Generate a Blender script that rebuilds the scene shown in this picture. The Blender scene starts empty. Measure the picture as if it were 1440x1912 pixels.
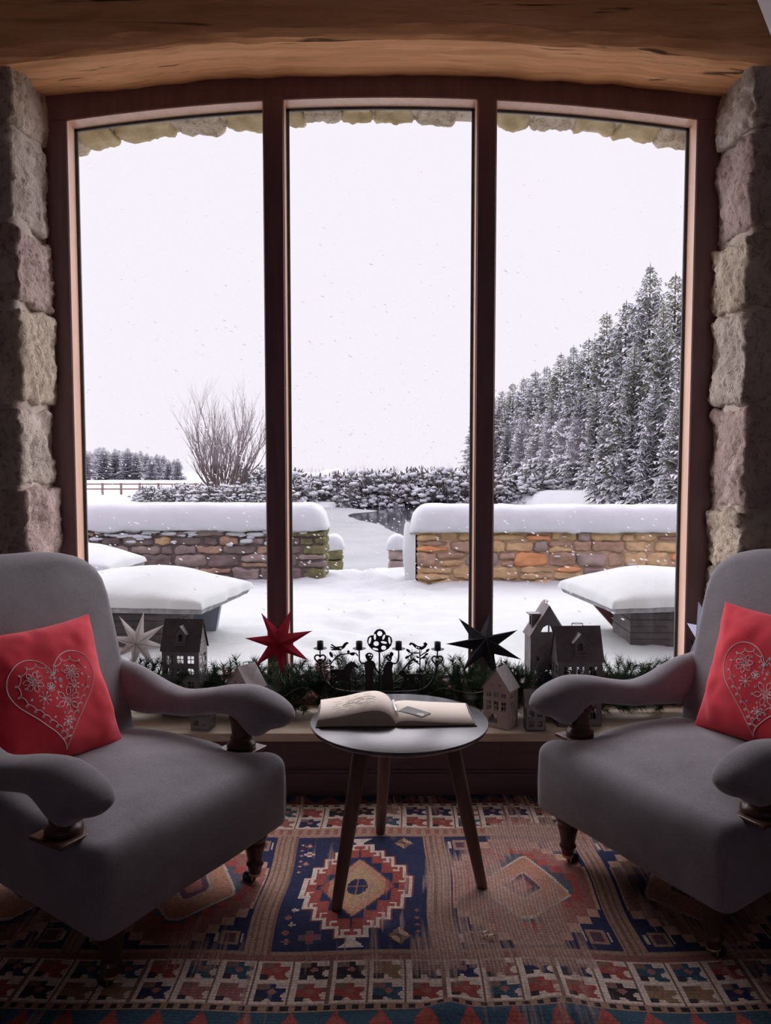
import bpy, math, random
import numpy as np
from mathutils import Vector, Matrix, noise
from mathutils.geometry import tessellate_polygon

random.seed(11)
PI = math.pi
COL = bpy.context.scene.collection
CAMH = 1.30
PITCH = math.radians(3.5)
F = 1440.0

# ---------------------------------------------------------------- measuring
def at(px, py, Y):
    """world point at distance Y for a spot measured in the 1440x1912 photograph"""
    a = math.atan((py - 956) / F) + PITCH
    z = CAMH - Y * math.tan(a)
    dep = Y * math.cos(PITCH) + (CAMH - z) * math.sin(PITCH)
    return Vector(((px - 720) / F * dep, Y, z))

def n3(x, y=0.0, z=0.0):
    return noise.noise(Vector((x, y, z)))

def fbm(x, y=0.0, z=0.0, o=4):
    return noise.fractal(Vector((x, y, z)), 1.0, 2.0, o)

def sstep(a, b, x):
    t = min(1.0, max(0.0, (x - a) / (b - a)))
    return t * t * (3 - 2 * t)

# ---------------------------------------------------------------- materials
def lin(r, g, b):
    def c(v):
        v /= 255.0
        return v / 12.92 if v <= 0.04045 else ((v + 0.055) / 1.055) ** 2.4
    return (c(r), c(g), c(b), 1.0)

class NT:
    def __init__(self, name):
        self.m = bpy.data.materials.new(name)
        self.m.use_nodes = True
        self.t = self.m.node_tree
        self.t.nodes.clear()
        self.out = self.n('ShaderNodeOutputMaterial')
    def n(self, kind, **kw):
        nd = self.t.nodes.new(kind)
        for k, v in kw.items():
            if k in nd.inputs:
                nd.inputs[k].default_value = v
            else:
                setattr(nd, k, v)
        return nd
    def l(self, a, b):
        self.t.links.new(a, b)
    def coord(self, scale=(1, 1, 1), kind='Object'):
        tc = self.n('ShaderNodeTexCoord')
        mp = self.n('ShaderNodeMapping')
        mp.inputs['Scale'].default_value = scale
        self.l(tc.outputs[kind], mp.inputs['Vector'])
        return mp.outputs['Vector']
    def noise(self, vec, scale, detail=4, rough=.55, dist=0.0):
        nd = self.n('ShaderNodeTexNoise')
        nd.inputs['Scale'].default_value = scale
        nd.inputs['Detail'].default_value = detail
        nd.inputs['Roughness'].default_value = rough
        nd.inputs['Distortion'].default_value = dist
        self.l(vec, nd.inputs['Vector'])
        return nd.outputs['Fac']
    def ramp(self, fac, stops):
        nd = self.n('ShaderNodeValToRGB')
        cr = nd.color_ramp
        while len(cr.elements) < len(stops):
            cr.elements.new(0.5)
        for e, (p, c) in zip(cr.elements, stops):
            e.position = p
            e.color = c if len(c) == 4 else (*c, 1)
        self.l(fac, nd.inputs['Fac'])
        return nd.outputs['Color']
    def math(self, op, a, b=0.0, clamp=False):
        nd = self.n('ShaderNodeMath', operation=op)
        nd.use_clamp = clamp
        for i, v in enumerate((a, b)):
            if isinstance(v, (int, float)):
                nd.inputs[i].default_value = v
            else:
                self.l(v, nd.inputs[i])
        return nd.outputs[0]
    def mix(self, fac, a, b):
        nd = self.n('ShaderNodeMix', data_type='RGBA')
        if isinstance(fac, (int, float)):
            nd.inputs[0].default_value = fac
        else:
            self.l(fac, nd.inputs[0])
        for i, v in ((6, a), (7, b)):
            if isinstance(v, (tuple, list)):
                nd.inputs[i].default_value = v
            else:
                self.l(v, nd.inputs[i])
        return nd.outputs[2]
    def bump(self, h, strength=.5, dist=.01):
        nd = self.n('ShaderNodeBump')
        nd.inputs['Strength'].default_value = strength
        nd.inputs['Distance'].default_value = dist
        self.l(h, nd.inputs['Height'])
        return nd.outputs['Normal']
    def bsdf(self, color, rough=.6, metal=0.0, normal=None, **kw):
        p = self.n('ShaderNodeBsdfPrincipled')
        if isinstance(color, (tuple, list)):
            p.inputs['Base Color'].default_value = color
        else:
            self.l(color, p.inputs['Base Color'])
        if isinstance(rough, (int, float)):
            p.inputs['Roughness'].default_value = rough
        else:
            self.l(rough, p.inputs['Roughness'])
        p.inputs['Metallic'].default_value = metal
        if normal is not None:
            self.l(normal, p.inputs['Normal'])
        for k, v in kw.items():
            p.inputs[k.replace('_', ' ')].default_value = v
        self.l(p.outputs[0], self.out.inputs['Surface'])
        return p

def mottled(name, c1, c2, scale=8, rough=.6, metal=0.0, bump=.3, bscale=60, bdist=.004, stretch=(1, 1, 1), spec=.5):
    t = NT(name)
    v = t.coord(stretch)
    f = t.noise(v, scale, 5, .6)
    col = t.ramp(f, [(.3, c1), (.7, c2)])
    b = t.noise(v, bscale, 6, .65)
    t.bsdf(col, rough, metal, t.bump(b, bump, bdist), Specular_IOR_Level=spec)
    return t.m

def wood(name, c1, c2, axis=0, rough=.45, scale=1.0, bump=.25):
    t = NT(name)
    s = [14.0 * scale] * 3
    s[axis] = 1.1 * scale
    v = t.coord(tuple(s))
    f = t.noise(v, 2.0, 6, .6, .6)
    f2 = t.noise(v, 9.0, 4, .6, .2)
    g = t.math('ADD', t.math('MULTIPLY', f, .75), t.math('MULTIPLY', f2, .25))
    col = t.ramp(g, [(.34, c1), (.66, c2)])
    t.bsdf(col, rough, 0, t.bump(f2, bump, .003))
    return t.m

def fabric(name, c1, c2, weave=900, rough=.95, sheen=.25, bump=.5):
    t = NT(name)
    v = t.coord()
    big = t.noise(v, 9, 4, .6)
    fine = t.noise(v, weave, 2, .6)
    mid = t.noise(t.coord((1, 1, 5)), weave * .35, 2, .6)
    g = t.math('ADD', t.math('MULTIPLY', big, .3), t.math('ADD', t.math('MULTIPLY', fine, .4), t.math('MULTIPLY', mid, .3)))
    col = t.ramp(g, [(.36, c1), (.64, c2)])
    p = t.bsdf(col, rough, 0, t.bump(g, bump, .0015))
    p.inputs['Sheen Weight'].default_value = sheen
    p.inputs['Sheen Roughness'].default_value = .5
    p.inputs['Specular IOR Level'].default_value = .2
    return t.m

def snowy(name, c1, c2, amount=.35, scale=6.0, up=True, rough=.85, thr=.5):
    """foliage or stone with snow lying on what faces up"""
    t = NT(name)
    v = t.coord()
    f = t.noise(v, scale * 2.2, 4, .6)
    base = t.ramp(f, [(.3, c1), (.7, c2)])
    geo = t.n('ShaderNodeNewGeometry')
    sep = t.n('ShaderNodeSeparateXYZ')
    t.l(geo.outputs['Normal'], sep.inputs[0])
    nz = t.math('MULTIPLY', sep.outputs[2], .5 if up else .0)
    sn = t.noise(v, scale, 5, .7)
    h = t.math('ADD', nz, sn)
    m = t.ramp(h, [(thr + .35 - amount, (0, 0, 0)), (thr + .47 - amount, (1, 1, 1))])
    col = t.mix(m, base, (.42, .43, .44, 1))
    t.bsdf(col, rough, 0, None, Specular_IOR_Level=.2)
    return t.m

# ---------------------------------------------------------------- meshes
ORG = {}

class MB:
    """collects geometry for ONE mesh object"""
    def __init__(self):
        self.v, self.f, self.mi, self.sm = [], [], [], []
    def add(self, vs, fs, mi=0, smooth=False):
        b = len(self.v)
        self.v.extend([tuple(p) for p in vs])
        for f in fs:
            self.f.append([b + i for i in f])
            self.mi.append(mi)
            self.sm.append(smooth)
        return b
    def box(self, lo, hi, mi=0, mat=None):
        (a, b, c), (d, e, f) = lo, hi
        vs = [(a, b, c), (d, b, c), (d, e, c), (a, e, c), (a, b, f), (d, b, f), (d, e, f), (a, e, f)]
        if mat is not None:
            vs = [mat @ Vector(p) for p in vs]
        self.add(vs, [(0, 3, 2, 1), (4, 5, 6, 7), (0, 1, 5, 4), (1, 2, 6, 5), (2, 3, 7, 6), (3, 0, 4, 7)], mi)
    def grid(self, rows, mi=0, smooth=True, close_u=False, close_v=False, cap=False):
        n, m = len(rows), len(rows[0])
        vs = [p for r in rows for p in r]
        fs = []
        for i in range(n - (0 if close_v else 1)):
            for j in range(m - (0 if close_u else 1)):
                i2, j2 = (i + 1) % n, (j + 1) % m
                fs.append((i * m + j, i * m + j2, i2 * m + j2, i2 * m + j))
        if cap:
            fs.append(tuple(range(m - 1, -1, -1)))
            fs.append(tuple((n - 1) * m + j for j in range(m)))
        self.add(vs, fs, mi, smooth)
    def tube(self, pts, r, seg=8, mi=0, cap=True, smooth=True, flat=None):
        """round (or oval, flat=(a,b)) bar through pts; r number or list"""
        P = [Vector(p) for p in pts]
        n = len(P)
        R = [r] * n if isinstance(r, (int, float)) else list(r)
        rows, up = [], None
        for i in range(n):
            t = (P[min(i + 1, n - 1)] - P[max(i - 1, 0)])
            if t.length < 1e-9:
                t = Vector((0, 0, 1))
            t.normalize()
            if up is None:
                up = Vector((0, 0, 1)) if abs(t.z) < .9 else Vector((0, 1, 0))
            s = t.cross(up)
            if s.length < 1e-6:
                s = t.orthogonal()
            s.normalize()
            up = s.cross(t).normalized()
            rows.append([P[i] + (s * math.cos(2 * PI * k / seg) * R[i] + up * math.sin(2 * PI * k / seg) * R[i]) for k in range(seg)])
        self.grid(rows, mi, smooth, close_u=True, cap=cap)
    def lathe(self, prof, c=(0, 0, 0), seg=24, mi=0, mat=None, smooth=True):
        rows = []
        for r, z in prof:
            row = [Vector((c[0] + r * math.cos(2 * PI * k / seg), c[1] + r * math.sin(2 * PI * k / seg), c[2] + z)) for k in range(seg)]
            if mat is not None:
                row = [mat @ p for p in row]
            rows.append(row)
        self.grid(rows, mi, smooth, close_u=True, cap=True)
    def plate(self, outline, holes=(), t=.003, fn=None, mi=0):
        """flat sheet cut to outline with holes, thickness t; fn maps (a, b, depth) to the world"""
        loops = [list(outline)] + [list(h) for h in holes]
        tri = tessellate_polygon([[Vector((a, b, 0)) for a, b in lp] for lp in loops])
        flat = [p for lp in loops for p in lp]
        n = len(flat)
        fn = fn or (lambda a, b, d: (a, d, b))
        vs = [fn(a, b, 0) for a, b in flat] + [fn(a, b, t) for a, b in flat]
        fs = [tuple(x) for x in tri] + [tuple(i + n for i in reversed(x)) for x in tri]
        k = 0
        for lp in loops:
            m = len(lp)
            for i in range(m):
                j = (i + 1) % m
                fs.append((k + i, k + j, n + k + j, n + k + i))
            k += m
        self.add(vs, fs, mi)
    def rings(self, rings, mi=0, smooth=True, pole0=None, pole1=None):
        m = len(rings[0])
        vs = [p for r in rings for p in r]
        fs = []
        for i in range(len(rings) - 1):
            for j in range(m):
                j2 = (j + 1) % m
                fs.append((i * m + j, i * m + j2, (i + 1) * m + j2, (i + 1) * m + j))
        if pole0 is not None:
            vs.append(pole0)
            k = len(vs) - 1
            fs += [(k, (j + 1) % m, j) for j in range(m)]
        if pole1 is not None:
            vs.append(pole1)
            k = len(vs) - 1
            b = (len(rings) - 1) * m
            fs += [(b + j, b + (j + 1) % m, k) for j in range(m)]
        self.add(vs, fs, mi, smooth)
    def build(self, name, mat, parent=None, local=False, bevel=0, subsurf=0, fix=True, auto=None):
        o = None
        off = Vector((0, 0, 0))
        if parent is not None and not local:
            off = ORG.get(parent.name, off)
        me = bpy.data.meshes.new(name)
        vs = [(p[0] - off[0], p[1] - off[1], p[2] - off[2]) for p in self.v]
        me.from_pydata(vs, [], self.f)
        me.polygons.foreach_set('material_index', self.mi)
        me.polygons.foreach_set('use_smooth', self.sm)
        for m in (mat if isinstance(mat, (list, tuple)) else [mat]):
            me.materials.append(m)
        if fix:
            import bmesh
            bm = bmesh.new()
            bm.from_mesh(me)
            bmesh.ops.recalc_face_normals(bm, faces=bm.faces)
            bm.to_mesh(me)
            bm.free()
        me.update()
        o = bpy.data.objects.new(name, me)
        COL.objects.link(o)
        if parent is not None:
            o.parent = parent
            ORG[o.name] = ORG.get(parent.name, Vector((0, 0, 0)))
        if bevel:
            b = o.modifiers.new('bevel', 'BEVEL')
            b.width = bevel
            b.segments = 2
            b.limit_method = 'ANGLE'
        if subsurf:
            s = o.modifiers.new('smooth', 'SUBSURF')
            s.levels = s.render_levels = subsurf
        return o

def tag(o, label=None, cat=None, group=None, kind=None):
    if label: o['label'] = label
    if cat: o['category'] = cat
    if group: o['group'] = group
    if kind: o['kind'] = kind
    return o

def empty(name, loc, label=None, cat=None, group=None, kind=None, rz=0.0):
    o = bpy.data.objects.new(name, None)
    o.empty_display_size = .1
    COL.objects.link(o)
    o.location = loc
    o.rotation_euler = (0, 0, rz)
    ORG[o.name] = Vector(loc)
    return tag(o, label, cat, group, kind)

def copy_tree(o, parent=None):
    c = o.copy()
    COL.objects.link(c)
    if parent is not None:
        c.parent = parent
    for ch in list(o.children):
        copy_tree(ch, c)
    return c

def place(o, loc, rz=0.0, s=1.0):
    o.location = loc
    o.rotation_euler = (0, 0, rz)
    o.scale = (s, s, s) if isinstance(s, (int, float)) else s

def ell(cx, cy, rx, ry, n=16, rot=0.0):
    r = math.radians(rot)
    return [(cx + rx * math.cos(2 * PI * k / n) * math.cos(r) - ry * math.sin(2 * PI * k / n) * math.sin(r),
             cy + rx * math.cos(2 * PI * k / n) * math.sin(r) + ry * math.sin(2 * PI * k / n) * math.cos(r)) for k in range(n)]

def spline(pts, n=8, closed=False):
    """Catmull-Rom through points of any dimension"""
    P = [Vector(p) for p in pts]
    out = []
    m = len(P)
    rng = m if closed else m - 1
    for i in range(rng):
        if closed:
            a, b, c, d = P[(i - 1) % m], P[i], P[(i + 1) % m], P[(i + 2) % m]
        else:
            a, b, c, d = P[max(i - 1, 0)], P[i], P[i + 1], P[min(i + 2, m - 1)]
        for k in range(n):
            t = k / n
            out.append(.5 * ((2 * b) + (c - a) * t + (2 * a - 5 * b + 4 * c - d) * t * t + (3 * b - a - 3 * c + d) * t ** 3))
    if not closed:
        out.append(P[-1])
    return out

def stone(mb, c, half, seed, n=8, e=7.0, amp=.012, mi=0, fine=0.0):
    """one rough block: rounded box with weathered faces"""
    cx, cy, cz = c
    hx, hy, hz = half
    idx, vs, fs = {}, [], []
    def vid(i, j, k):
        key = (i, j, k)
        if key in idx: return idx[key]
        p = Vector((2 * i / n - 1, 2 * j / n - 1, 2 * k / n - 1))
        s = (abs(p.x) ** e + abs(p.y) ** e + abs(p.z) ** e) ** (1 / e)
        q = p / s
        w = Vector((q.x * hx, q.y * hy, q.z * hz))
        d = fbm(w.x * 7 + seed * 3.1, w.y * 7 + seed * 1.7, w.z * 7 + seed, 4) * amp
        if fine:
            d += fbm(w.x * 40 + seed, w.y * 40, w.z * 40, 3) * fine
        nrm = Vector((q.x ** 5, q.y ** 5, q.z ** 5))
        if nrm.length > 0: nrm.normalize()
        w += nrm * d
        idx[key] = len(vs)
        vs.append((cx + w.x, cy + w.y, cz + w.z))
        return idx[key]
    for a in range(n):
        for b in range(n):
            for s in (0, n):
                fs.append((vid(s, a, b), vid(s, a + 1, b), vid(s, a + 1, b + 1), vid(s, a, b + 1)))
                fs.append((vid(a, s, b), vid(a + 1, s, b), vid(a + 1, s, b + 1), vid(a, s, b + 1)))
                fs.append((vid(a, b, s), vid(a + 1, b, s), vid(a + 1, b + 1, s), vid(a, b + 1, s)))
    mb.add(vs, fs, mi, True)
# ================================================================ materials
M = {}
M['stone_a'] = mottled('grey_sandstone', (.40, .34, .29, 1), (.66, .58, .49, 1), 9, .9, 0, .9, 70, .006)
M['stone_b'] = mottled('pink_sandstone', (.40, .28, .25, 1), (.64, .49, .43, 1), 8, .9, 0, .9, 60, .006)
M['stone_c'] = mottled('buff_sandstone', (.44, .36, .26, 1), (.70, .60, .45, 1), 10, .9, 0, .9, 80, .006)
def pitted(name, c1, c2):
    t = NT(name)
    v = t.coord((1, 1, .8))
    f = t.noise(v, 7, 6, .65)
    g = t.noise(v, 38, 5, .7, .4)
    pit = t.ramp(g, [(.36, (.42, .40, .38)), (.50, (1, 1, 1))])
    col = t.ramp(f, [(.3, c1), (.7, c2)])
    mu_ = t.n('ShaderNodeMix', data_type='RGBA', blend_type='MULTIPLY')
    mu_.inputs[0].default_value = .75
    t.l(col, mu_.inputs[6]); t.l(pit, mu_.inputs[7])
    h = t.math('ADD', g, t.math('MULTIPLY', t.noise(v, 110, 4, .7), .4))
    t.bsdf(mu_.outputs[2], .95, 0, t.bump(h, 1.0, .016), Specular_IOR_Level=.15)
    return t.m
for k_, a_, b_ in (('stone_a', (.50, .43, .37, 1), (.80, .71, .61, 1)), ('stone_b', (.48, .36, .33, 1), (.75, .61, .54, 1)), ('stone_c', (.54, .45, .34, 1), (.82, .72, .57, 1))):
    M[k_] = pitted(M[k_].name + '_pitted', a_, b_)
M['mortar'] = mottled('lime_mortar', (.50, .43, .37, 1), (.66, .58, .50, 1), 14, .95, 0, .6, 90, .004)
M['oak'] = None
t = NT('aged_oak')
v = t.coord((1.2, 12, 12))
f = t.noise(v, 1.6, 6, .6, .8)
cr = t.noise(t.coord((1.0, 16, 20)), 1.3, 3, .5, 1.2)
crack = t.ramp(cr, [(.30, (.18, .18, .18)), (.36, (1, 1, 1))])
col = t.ramp(f, [(.3, (.66, .30, .125, 1)), (.55, (.92, .47, .21, 1)), (.75, (.98, .58, .30, 1))])
mul = t.n('ShaderNodeMix', data_type='RGBA', blend_type='MULTIPLY')
mul.inputs[0].default_value = 1.0
t.l(col, mul.inputs[6]); t.l(crack, mul.inputs[7])
hh = t.math('ADD', t.math('MULTIPLY', f, .6), t.math('MULTIPLY', cr, .4))
t.bsdf(mul.outputs[2], .75, 0, t.bump(hh, .6, .02))
M['oak'] = t.m
M['frame'] = wood('brown_stained_hardwood', (.14, .068, .076, 1), (.20, .102, .108, 1), 2, .42)
M['reveal'] = wood('hardwood_daylight_tone', (.66, .40, .28, 1), (.84, .56, .41, 1), 2, .28)  # same timber as the frame, daylight on it put into the colour
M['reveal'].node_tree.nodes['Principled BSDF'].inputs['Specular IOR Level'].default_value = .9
M['gasket'] = mottled('grey_gasket', (.05, .055, .06, 1), (.09, .095, .10, 1), 20, .5)
M['sill'] = mottled('pale_sill_board', (.58, .47, .35, 1), (.74, .63, .48, 1), 5, .55, 0, .15, 40, .002, (1, 6, 6))
M['panel'] = wood('shade_toned_wall', (.11, .062, .070, 1), (.16, .095, .10, 1), 0, .55)  # plaster low wall in shade, the shade put into this colour
M['floor'] = wood('dark_floorboards', (.06, .035, .025, 1), (.11, .065, .045, 1), 0, .5)
M['plaster'] = mottled('white_plaster', (.78, .76, .77, 1), (.84, .82, .83, 1), 4, .9, 0, .2, 40, .002)
M['wall_dark'] = mottled('room_wall_plaster', (.30, .25, .22, 1), (.36, .30, .27, 1), 4, .9, 0, .2, 40, .002)

# thin window glass: clear, with a weak mirror image
t = NT('window_glass')
tr = t.n('ShaderNodeBsdfTransparent')
tr.inputs[0].default_value = (.97, .985, .985, 1)
gl = t.n('ShaderNodeBsdfGlossy')
gl.inputs['Roughness'].default_value = .02
lw = t.n('ShaderNodeLayerWeight')
lw.inputs['Blend'].default_value = .5
fac = t.math('ADD', t.math('MULTIPLY', t.math('POWER', lw.outputs['Facing'], 5.0), .6), .03)
mx = t.n('ShaderNodeMixShader')
t.l(fac, mx.inputs[0]); t.l(tr.outputs[0], mx.inputs[1]); t.l(gl.outputs[0], mx.inputs[2])
t.l(mx.outputs[0], t.out.inputs['Surface'])
M['glass'] = t.m

# ================================================================ room shell
YW = 2.98      # inner face of the stone wall
YF = 3.28      # inner face of the window frame
YG = 3.37      # glass
ZS = .26       # sill top

mb = MB(); mb.box((-3.2, -3.4, -.06), (3.2, 3.45, 0.0))
tag(mb.build('floor', M['floor']), 'dark boarded floor under the patterned rug', 'floor', kind='structure')

# ceiling with boards
mb = MB(); mb.box((-3.2, -3.4, 3.25), (3.2, 3.45, 3.35))
tag(mb.build('ceiling', M['wall_dark']), 'ceiling of the dim stone room', 'ceiling', kind='structure')

def plain_wall(name, lo, hi, label):
    m = MB(); m.box(lo, hi)
    return tag(m.build(name, M['wall_dark']), label, 'wall', kind='structure')
plain_wall('wall_left', (-3.25, -3.4, 0), (-3.1, 2.95, 3.25), 'plain side wall beyond the left armchair')
plain_wall('wall_right', (3.1, -3.4, 0), (3.25, 2.95, 3.25), 'plain side wall beyond the right armchair')
# rear wall with two window openings that let daylight in behind the viewer
m = MB()
for lo, hi in (((-3.2, -3.4, 0), (-2.6, -3.25, 3.25)), ((-1.6, -3.4, 0), (1.6, -3.25, 3.25)), ((2.6, -3.4, 0), (3.2, -3.25, 3.25)),
               ((-2.6, -3.4, 0), (-1.6, -3.25, 1.3)), ((-2.6, -3.4, 1.9), (-1.6, -3.25, 3.25)),
               ((1.6, -3.4, 0), (2.6, -3.25, 1.3)), ((1.6, -3.4, 1.9), (2.6, -3.25, 3.25))):
    m.box(lo, hi)
tag(m.build('wall_back', M['wall_dark']), 'rear wall of the room with two window openings', 'wall', kind='structure')

# stone wall around the big window: coursed blocks, mortar core behind them
def zsoff(x):                      # underside of the oak lintel
    return 2.872 - .044 * x * x
m = MB()
rs = random.Random(5)
for side in (-1, 1):
    corner = 1.395 if side < 0 else 1.372
    z = ZS - .02
    k = 0
    courses = [.34, .26, .36, .31, .38, .30, .36, .40, .34]
    if side > 0:
        courses = [.30, .33, .24, .40, .36, .29, .37, .28, .38, .30]
    for h in courses:
        if z > 3.2: break
        mi = [0, 1, 2][(k * 2 + (side > 0)) % 3]
        w = rs.uniform(.42, .60)
        cin = corner + rs.uniform(-.014, .014)
        x0, x1 = side * cin, side * (cin + w)
        stone(m, ((x0 + x1) / 2, YW + .16 + rs.uniform(-.012, .008), z + h / 2), (w / 2, .16, h / 2 - .006), k * 7.3 + side * 31, 28, 24.0, .024, mi, .011)
        # second stone filling the reveal depth behind
        stone(m, (side * (corner + .06 + .20), YW + .385, z + h / 2 + rs.uniform(-.05, .05)), (.20, .12, h / 2 + .03), k * 3.3 + side * 11, 18, 10.0, .032, (mi + 1) % 3, .010)
        # outer stones of the course
        xx = cin + w + .012
        while xx < 3.1:
            w2 = rs.uniform(.35, .6)
            stone(m, (side * (xx + w2 / 2), YW + .14 + rs.uniform(-.015, .01), z + h / 2), (w2 / 2, .14, h / 2 - .008), k * 5.1 + xx * 9, 8, 9.0, .03, (k + int(xx * 7)) % 3, 0)
            xx += w2 + .012
        z += h + .006
        k += 1
    for kz in range(7):
        stone(m, (side * (corner + .022 + .26), YW + .018 + .24, .25 + .5 * kz), (.26, .24, .27), 70 + kz * 3.1 + side, 22, 16.0, .022, 3, .004)
    a, b = side * (corner + .06), side * 3.15
    m.box((min(a, b), YW + .05, 0), (max(a, b), YF + .13, 3.25), 3)
# low wall beneath the sill
m.box((-3.15, YW + .035, 0), (3.15, YF + .13, ZS - .045), 3)
tag(m.build('wall_front', [M['stone_a'], M['stone_b'], M['stone_c'], M['mortar']]), 'rough sandstone block wall around the big window', 'wall', kind='structure')

# oak lintel beam, hand-hewn, arched underside
m = MB()
rows = []
for i in range(121):
    x = -3.1 + 6.2 * i / 120
    zb = zsoff(max(-1.75, min(1.75, x))) + .010 * n3(x * 2.3, 3) + .006 * n3(x * 9, 7)
    step = .030 + .020 * n3(x * 1.4, 21) + .010 * n3(x * 7, 4)
    fr = .012 * n3(x * 3.1, 12)
    yl = 2.965 + .018 * n3(x * 2.0, 55) + .005 * n3(x * 14, 2)
    row = []
    prof = [(3.43, zb + .035), (3.36, zb + .033), (3.28, zb + .028), (3.20, zb + .020), (3.12, zb + .012), (3.05, zb + .006), (3.00, zb + .001), (yl, zb + .002),
            (yl - .010, zb + .008), (yl - .018, zb + step * .50), (yl - .028, zb + step), (yl - .036, zb + step + .012),
            (yl - .042 + fr * .4, zb + step + .05), (yl - .046 + fr, zb + .20), (yl - .046 + fr, zb + .32), (2.89, 3.26), (3.43, 3.26)]
    for j, (y, z) in enumerate(prof):
        if 1 < j < 14:
            z += .004 * n3(x * 11, j * 1.7, 9)
            y += .005 * n3(x * 6, j * 2.1, 19)
        row.append((x, y, z))
    rows.append(row)
m.grid(rows, 0, True, close_u=True, cap=True)
o = m.build('oak_lintel_beam', M['oak'])
es = o.modifiers.new('crisp', 'EDGE_SPLIT'); es.split_angle = math.radians(20)
tag(o, 'hand-hewn curved oak beam spanning above the big window', 'beam', kind='structure')

# white plastered slope of the roof running along the right side
m = MB()
A = [(.94, 3.24), (1.152, 2.755), (1.205, 2.632), (1.50, 1.94), (1.62, 1.99), (1.10, 3.24)]
m.plate(A, t=2.35, fn=lambda a, b, d: (a, .15 + d, b))
tag(m.build('trim_1', M['plaster'], bevel=.010), 'white plastered sloping casing at the top right corner', 'trim', kind='structure')

# sill board and the low wall below it, its shade put into a dark colour
m = MB(); m.box((-1.42, 2.935, ZS - .035), (1.40, YF + .03, ZS))
tag(m.build('window_sill', M['sill'], bevel=.006), 'deep pale sill board below the big window', 'sill', kind='structure')
m = MB()
m.box((-3.1, 2.965, .0), (3.1, 3.02, ZS - .036))
for k in range(-6, 7):
    m.box((k * .46 - .004, 2.962, .11), (k * .46 + .004, 2.966, ZS - .04))
tag(m.build('wall_under_sill', M['panel']), 'low wall below the window sill, darkened in colour for shade', 'wall', kind='structure')
m = MB(); m.box((-3.1, 2.945, 0), (3.1, 2.966, .095)); m.box((-3.1, 2.952, .095), (3.1, 2.966, .105))
tag(m.build('baseboard_front', M['panel'], bevel=.004), 'dark skirting board below the window sill', 'baseboard', kind='structure')

# ---------------------------------------------------------------- the window
def ztop(x):                       # lower edge of the frame head
    return 2.817 - .054 * x * x
win = empty('window_1', (0, YF, ZS), 'tall three-light brown timber window with an arched head', 'window', kind='structure')
XL, XR = -1.322, 1.292             # inner edges of the outer stiles
m = MB()
m.box((-1.47, YF, ZS), (XL, YG + .03, ztop(XL)))
m.box((XR, YF, ZS), (1.43, YG + .03, ztop(XR)))
m.box((XL, YF, ZS), (XR, YG + .03, ZS + .10))
rows = []
for i in range(61):
    x = -1.47 + 2.90 * i / 60
    z = ztop(max(XL, min(XR, x)))
    rows.append([(x, YF, z), (x, YG + .03, z), (x, YG + .03, z + .16), (x, YF, z + .16)])
m.grid(rows, 0, False, close_u=True, cap=True)
fr = m.build('window_frame', M['frame'], win, bevel=.003)
# glazing rebate lining (daylight put into a paler frame timber colour)
m = MB()
MUL = [(-.505, -.424), (.382, .457)]
lights = [(XL, MUL[0][0]), (MUL[0][1], MUL[1][0]), (MUL[1][1], XR)]
for a, b in lights:
    m.box((a - .002, YF + .004, ZS + .10), (a + .004, YG, ztop(a)))
    m.box((b - .004, YF + .004, ZS + .10), (b + .002, YG, ztop(b)))
    rows = []
    for i in range(25):
        x = a + (b - a) * i / 24
        z = ztop(x)
        rows.append([(x, YF + .004, z - .004), (x, YG, z - .004), (x, YG, z + .002), (x, YF + .004, z + .002)])
    m.grid(rows, 0, False, close_u=True, cap=True)
m.build('rebate_lining', M['reveal'], win)
for a, b in MUL:
    m = MB(); m.box((a, YF - .006, ZS + .08), (b, YG + .03, ztop((a + b) / 2) + .01))
    m.build('mullion', M['frame'], win, bevel=.003)
for a, b in lights:
    m = MB()
    for x0, x1 in ((a + .004, a + .016), (b - .016, b - .004)):
        m.box((x0, YG - .008, ZS + .10), (x1, YG + .002, ztop((x0 + x1) / 2) - .002))
    rows = []
    for i in range(25):
        x = a + .004 + (b - a - .008) * i / 24
        z = ztop(x) - .004
        rows.append([(x, YG - .008, z - .010), (x, YG + .002, z - .010), (x, YG + .002, z), (x, YG - .008, z)])
    m.grid(rows, 0, False, close_u=True, cap=True)
    m.box((a, YG - .008, ZS + .10), (b, YG + .002, ZS + .112))
    g = m.build('glazing_gasket', M['gasket'], win)
    m = MB()
    rows = []
    for i in range(25):
        x = a + (b - a) * i / 24
        rows.append([(x, YG + .004, ZS + .095), (x, YG + .004, ztop(x) + .002)])
    m.grid(rows, 0, False)
    m.build('glass_pane', M['glass'], win)

# outer stone surround with arched voussoirs
m = MB()
M['vous'] = mottled('ochre_sandstone', (.40, .31, .16, 1), (.60, .49, .30, 1), 9, .9, 0, .8, 60, .006)
def zarch(x):
    return 2.905 - .060 * x * x
rs = random.Random(8)
x = -1.75
k = 0
while x < 1.75:
    w = rs.uniform(.15, .27)
    xc = x + w / 2
    zz = zarch(max(-1.5, min(1.5, xc))) + rs.uniform(-.008, .010)
    stone(m, (xc, 3.60, zz + .16), (w / 2 - .002, .17, .16), k * 5.7, 14, 11.0, .030, k % 3, .008)
    x += w
    k += 1
for side in (-1, 1):
    xj = 1.458 if side < 0 else 1.425
    z = 0
    k = 0
    while z < 2.9:
        h = rs.uniform(.15, .34)
        stone(m, (side * (xj + .2 + rs.uniform(-.008, .012)), 3.60, z + h / 2), (.2, .17, h / 2 - .004), k * 3.7 + side * 50, 10, 8.0, .018, k % 3, .004)
        z += h
        k += 1
    m.box((min(side * 1.6, side * 3.3), 3.46, 0), (max(side * 1.6, side * 3.3), 3.76, 3.6), 3)
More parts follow.
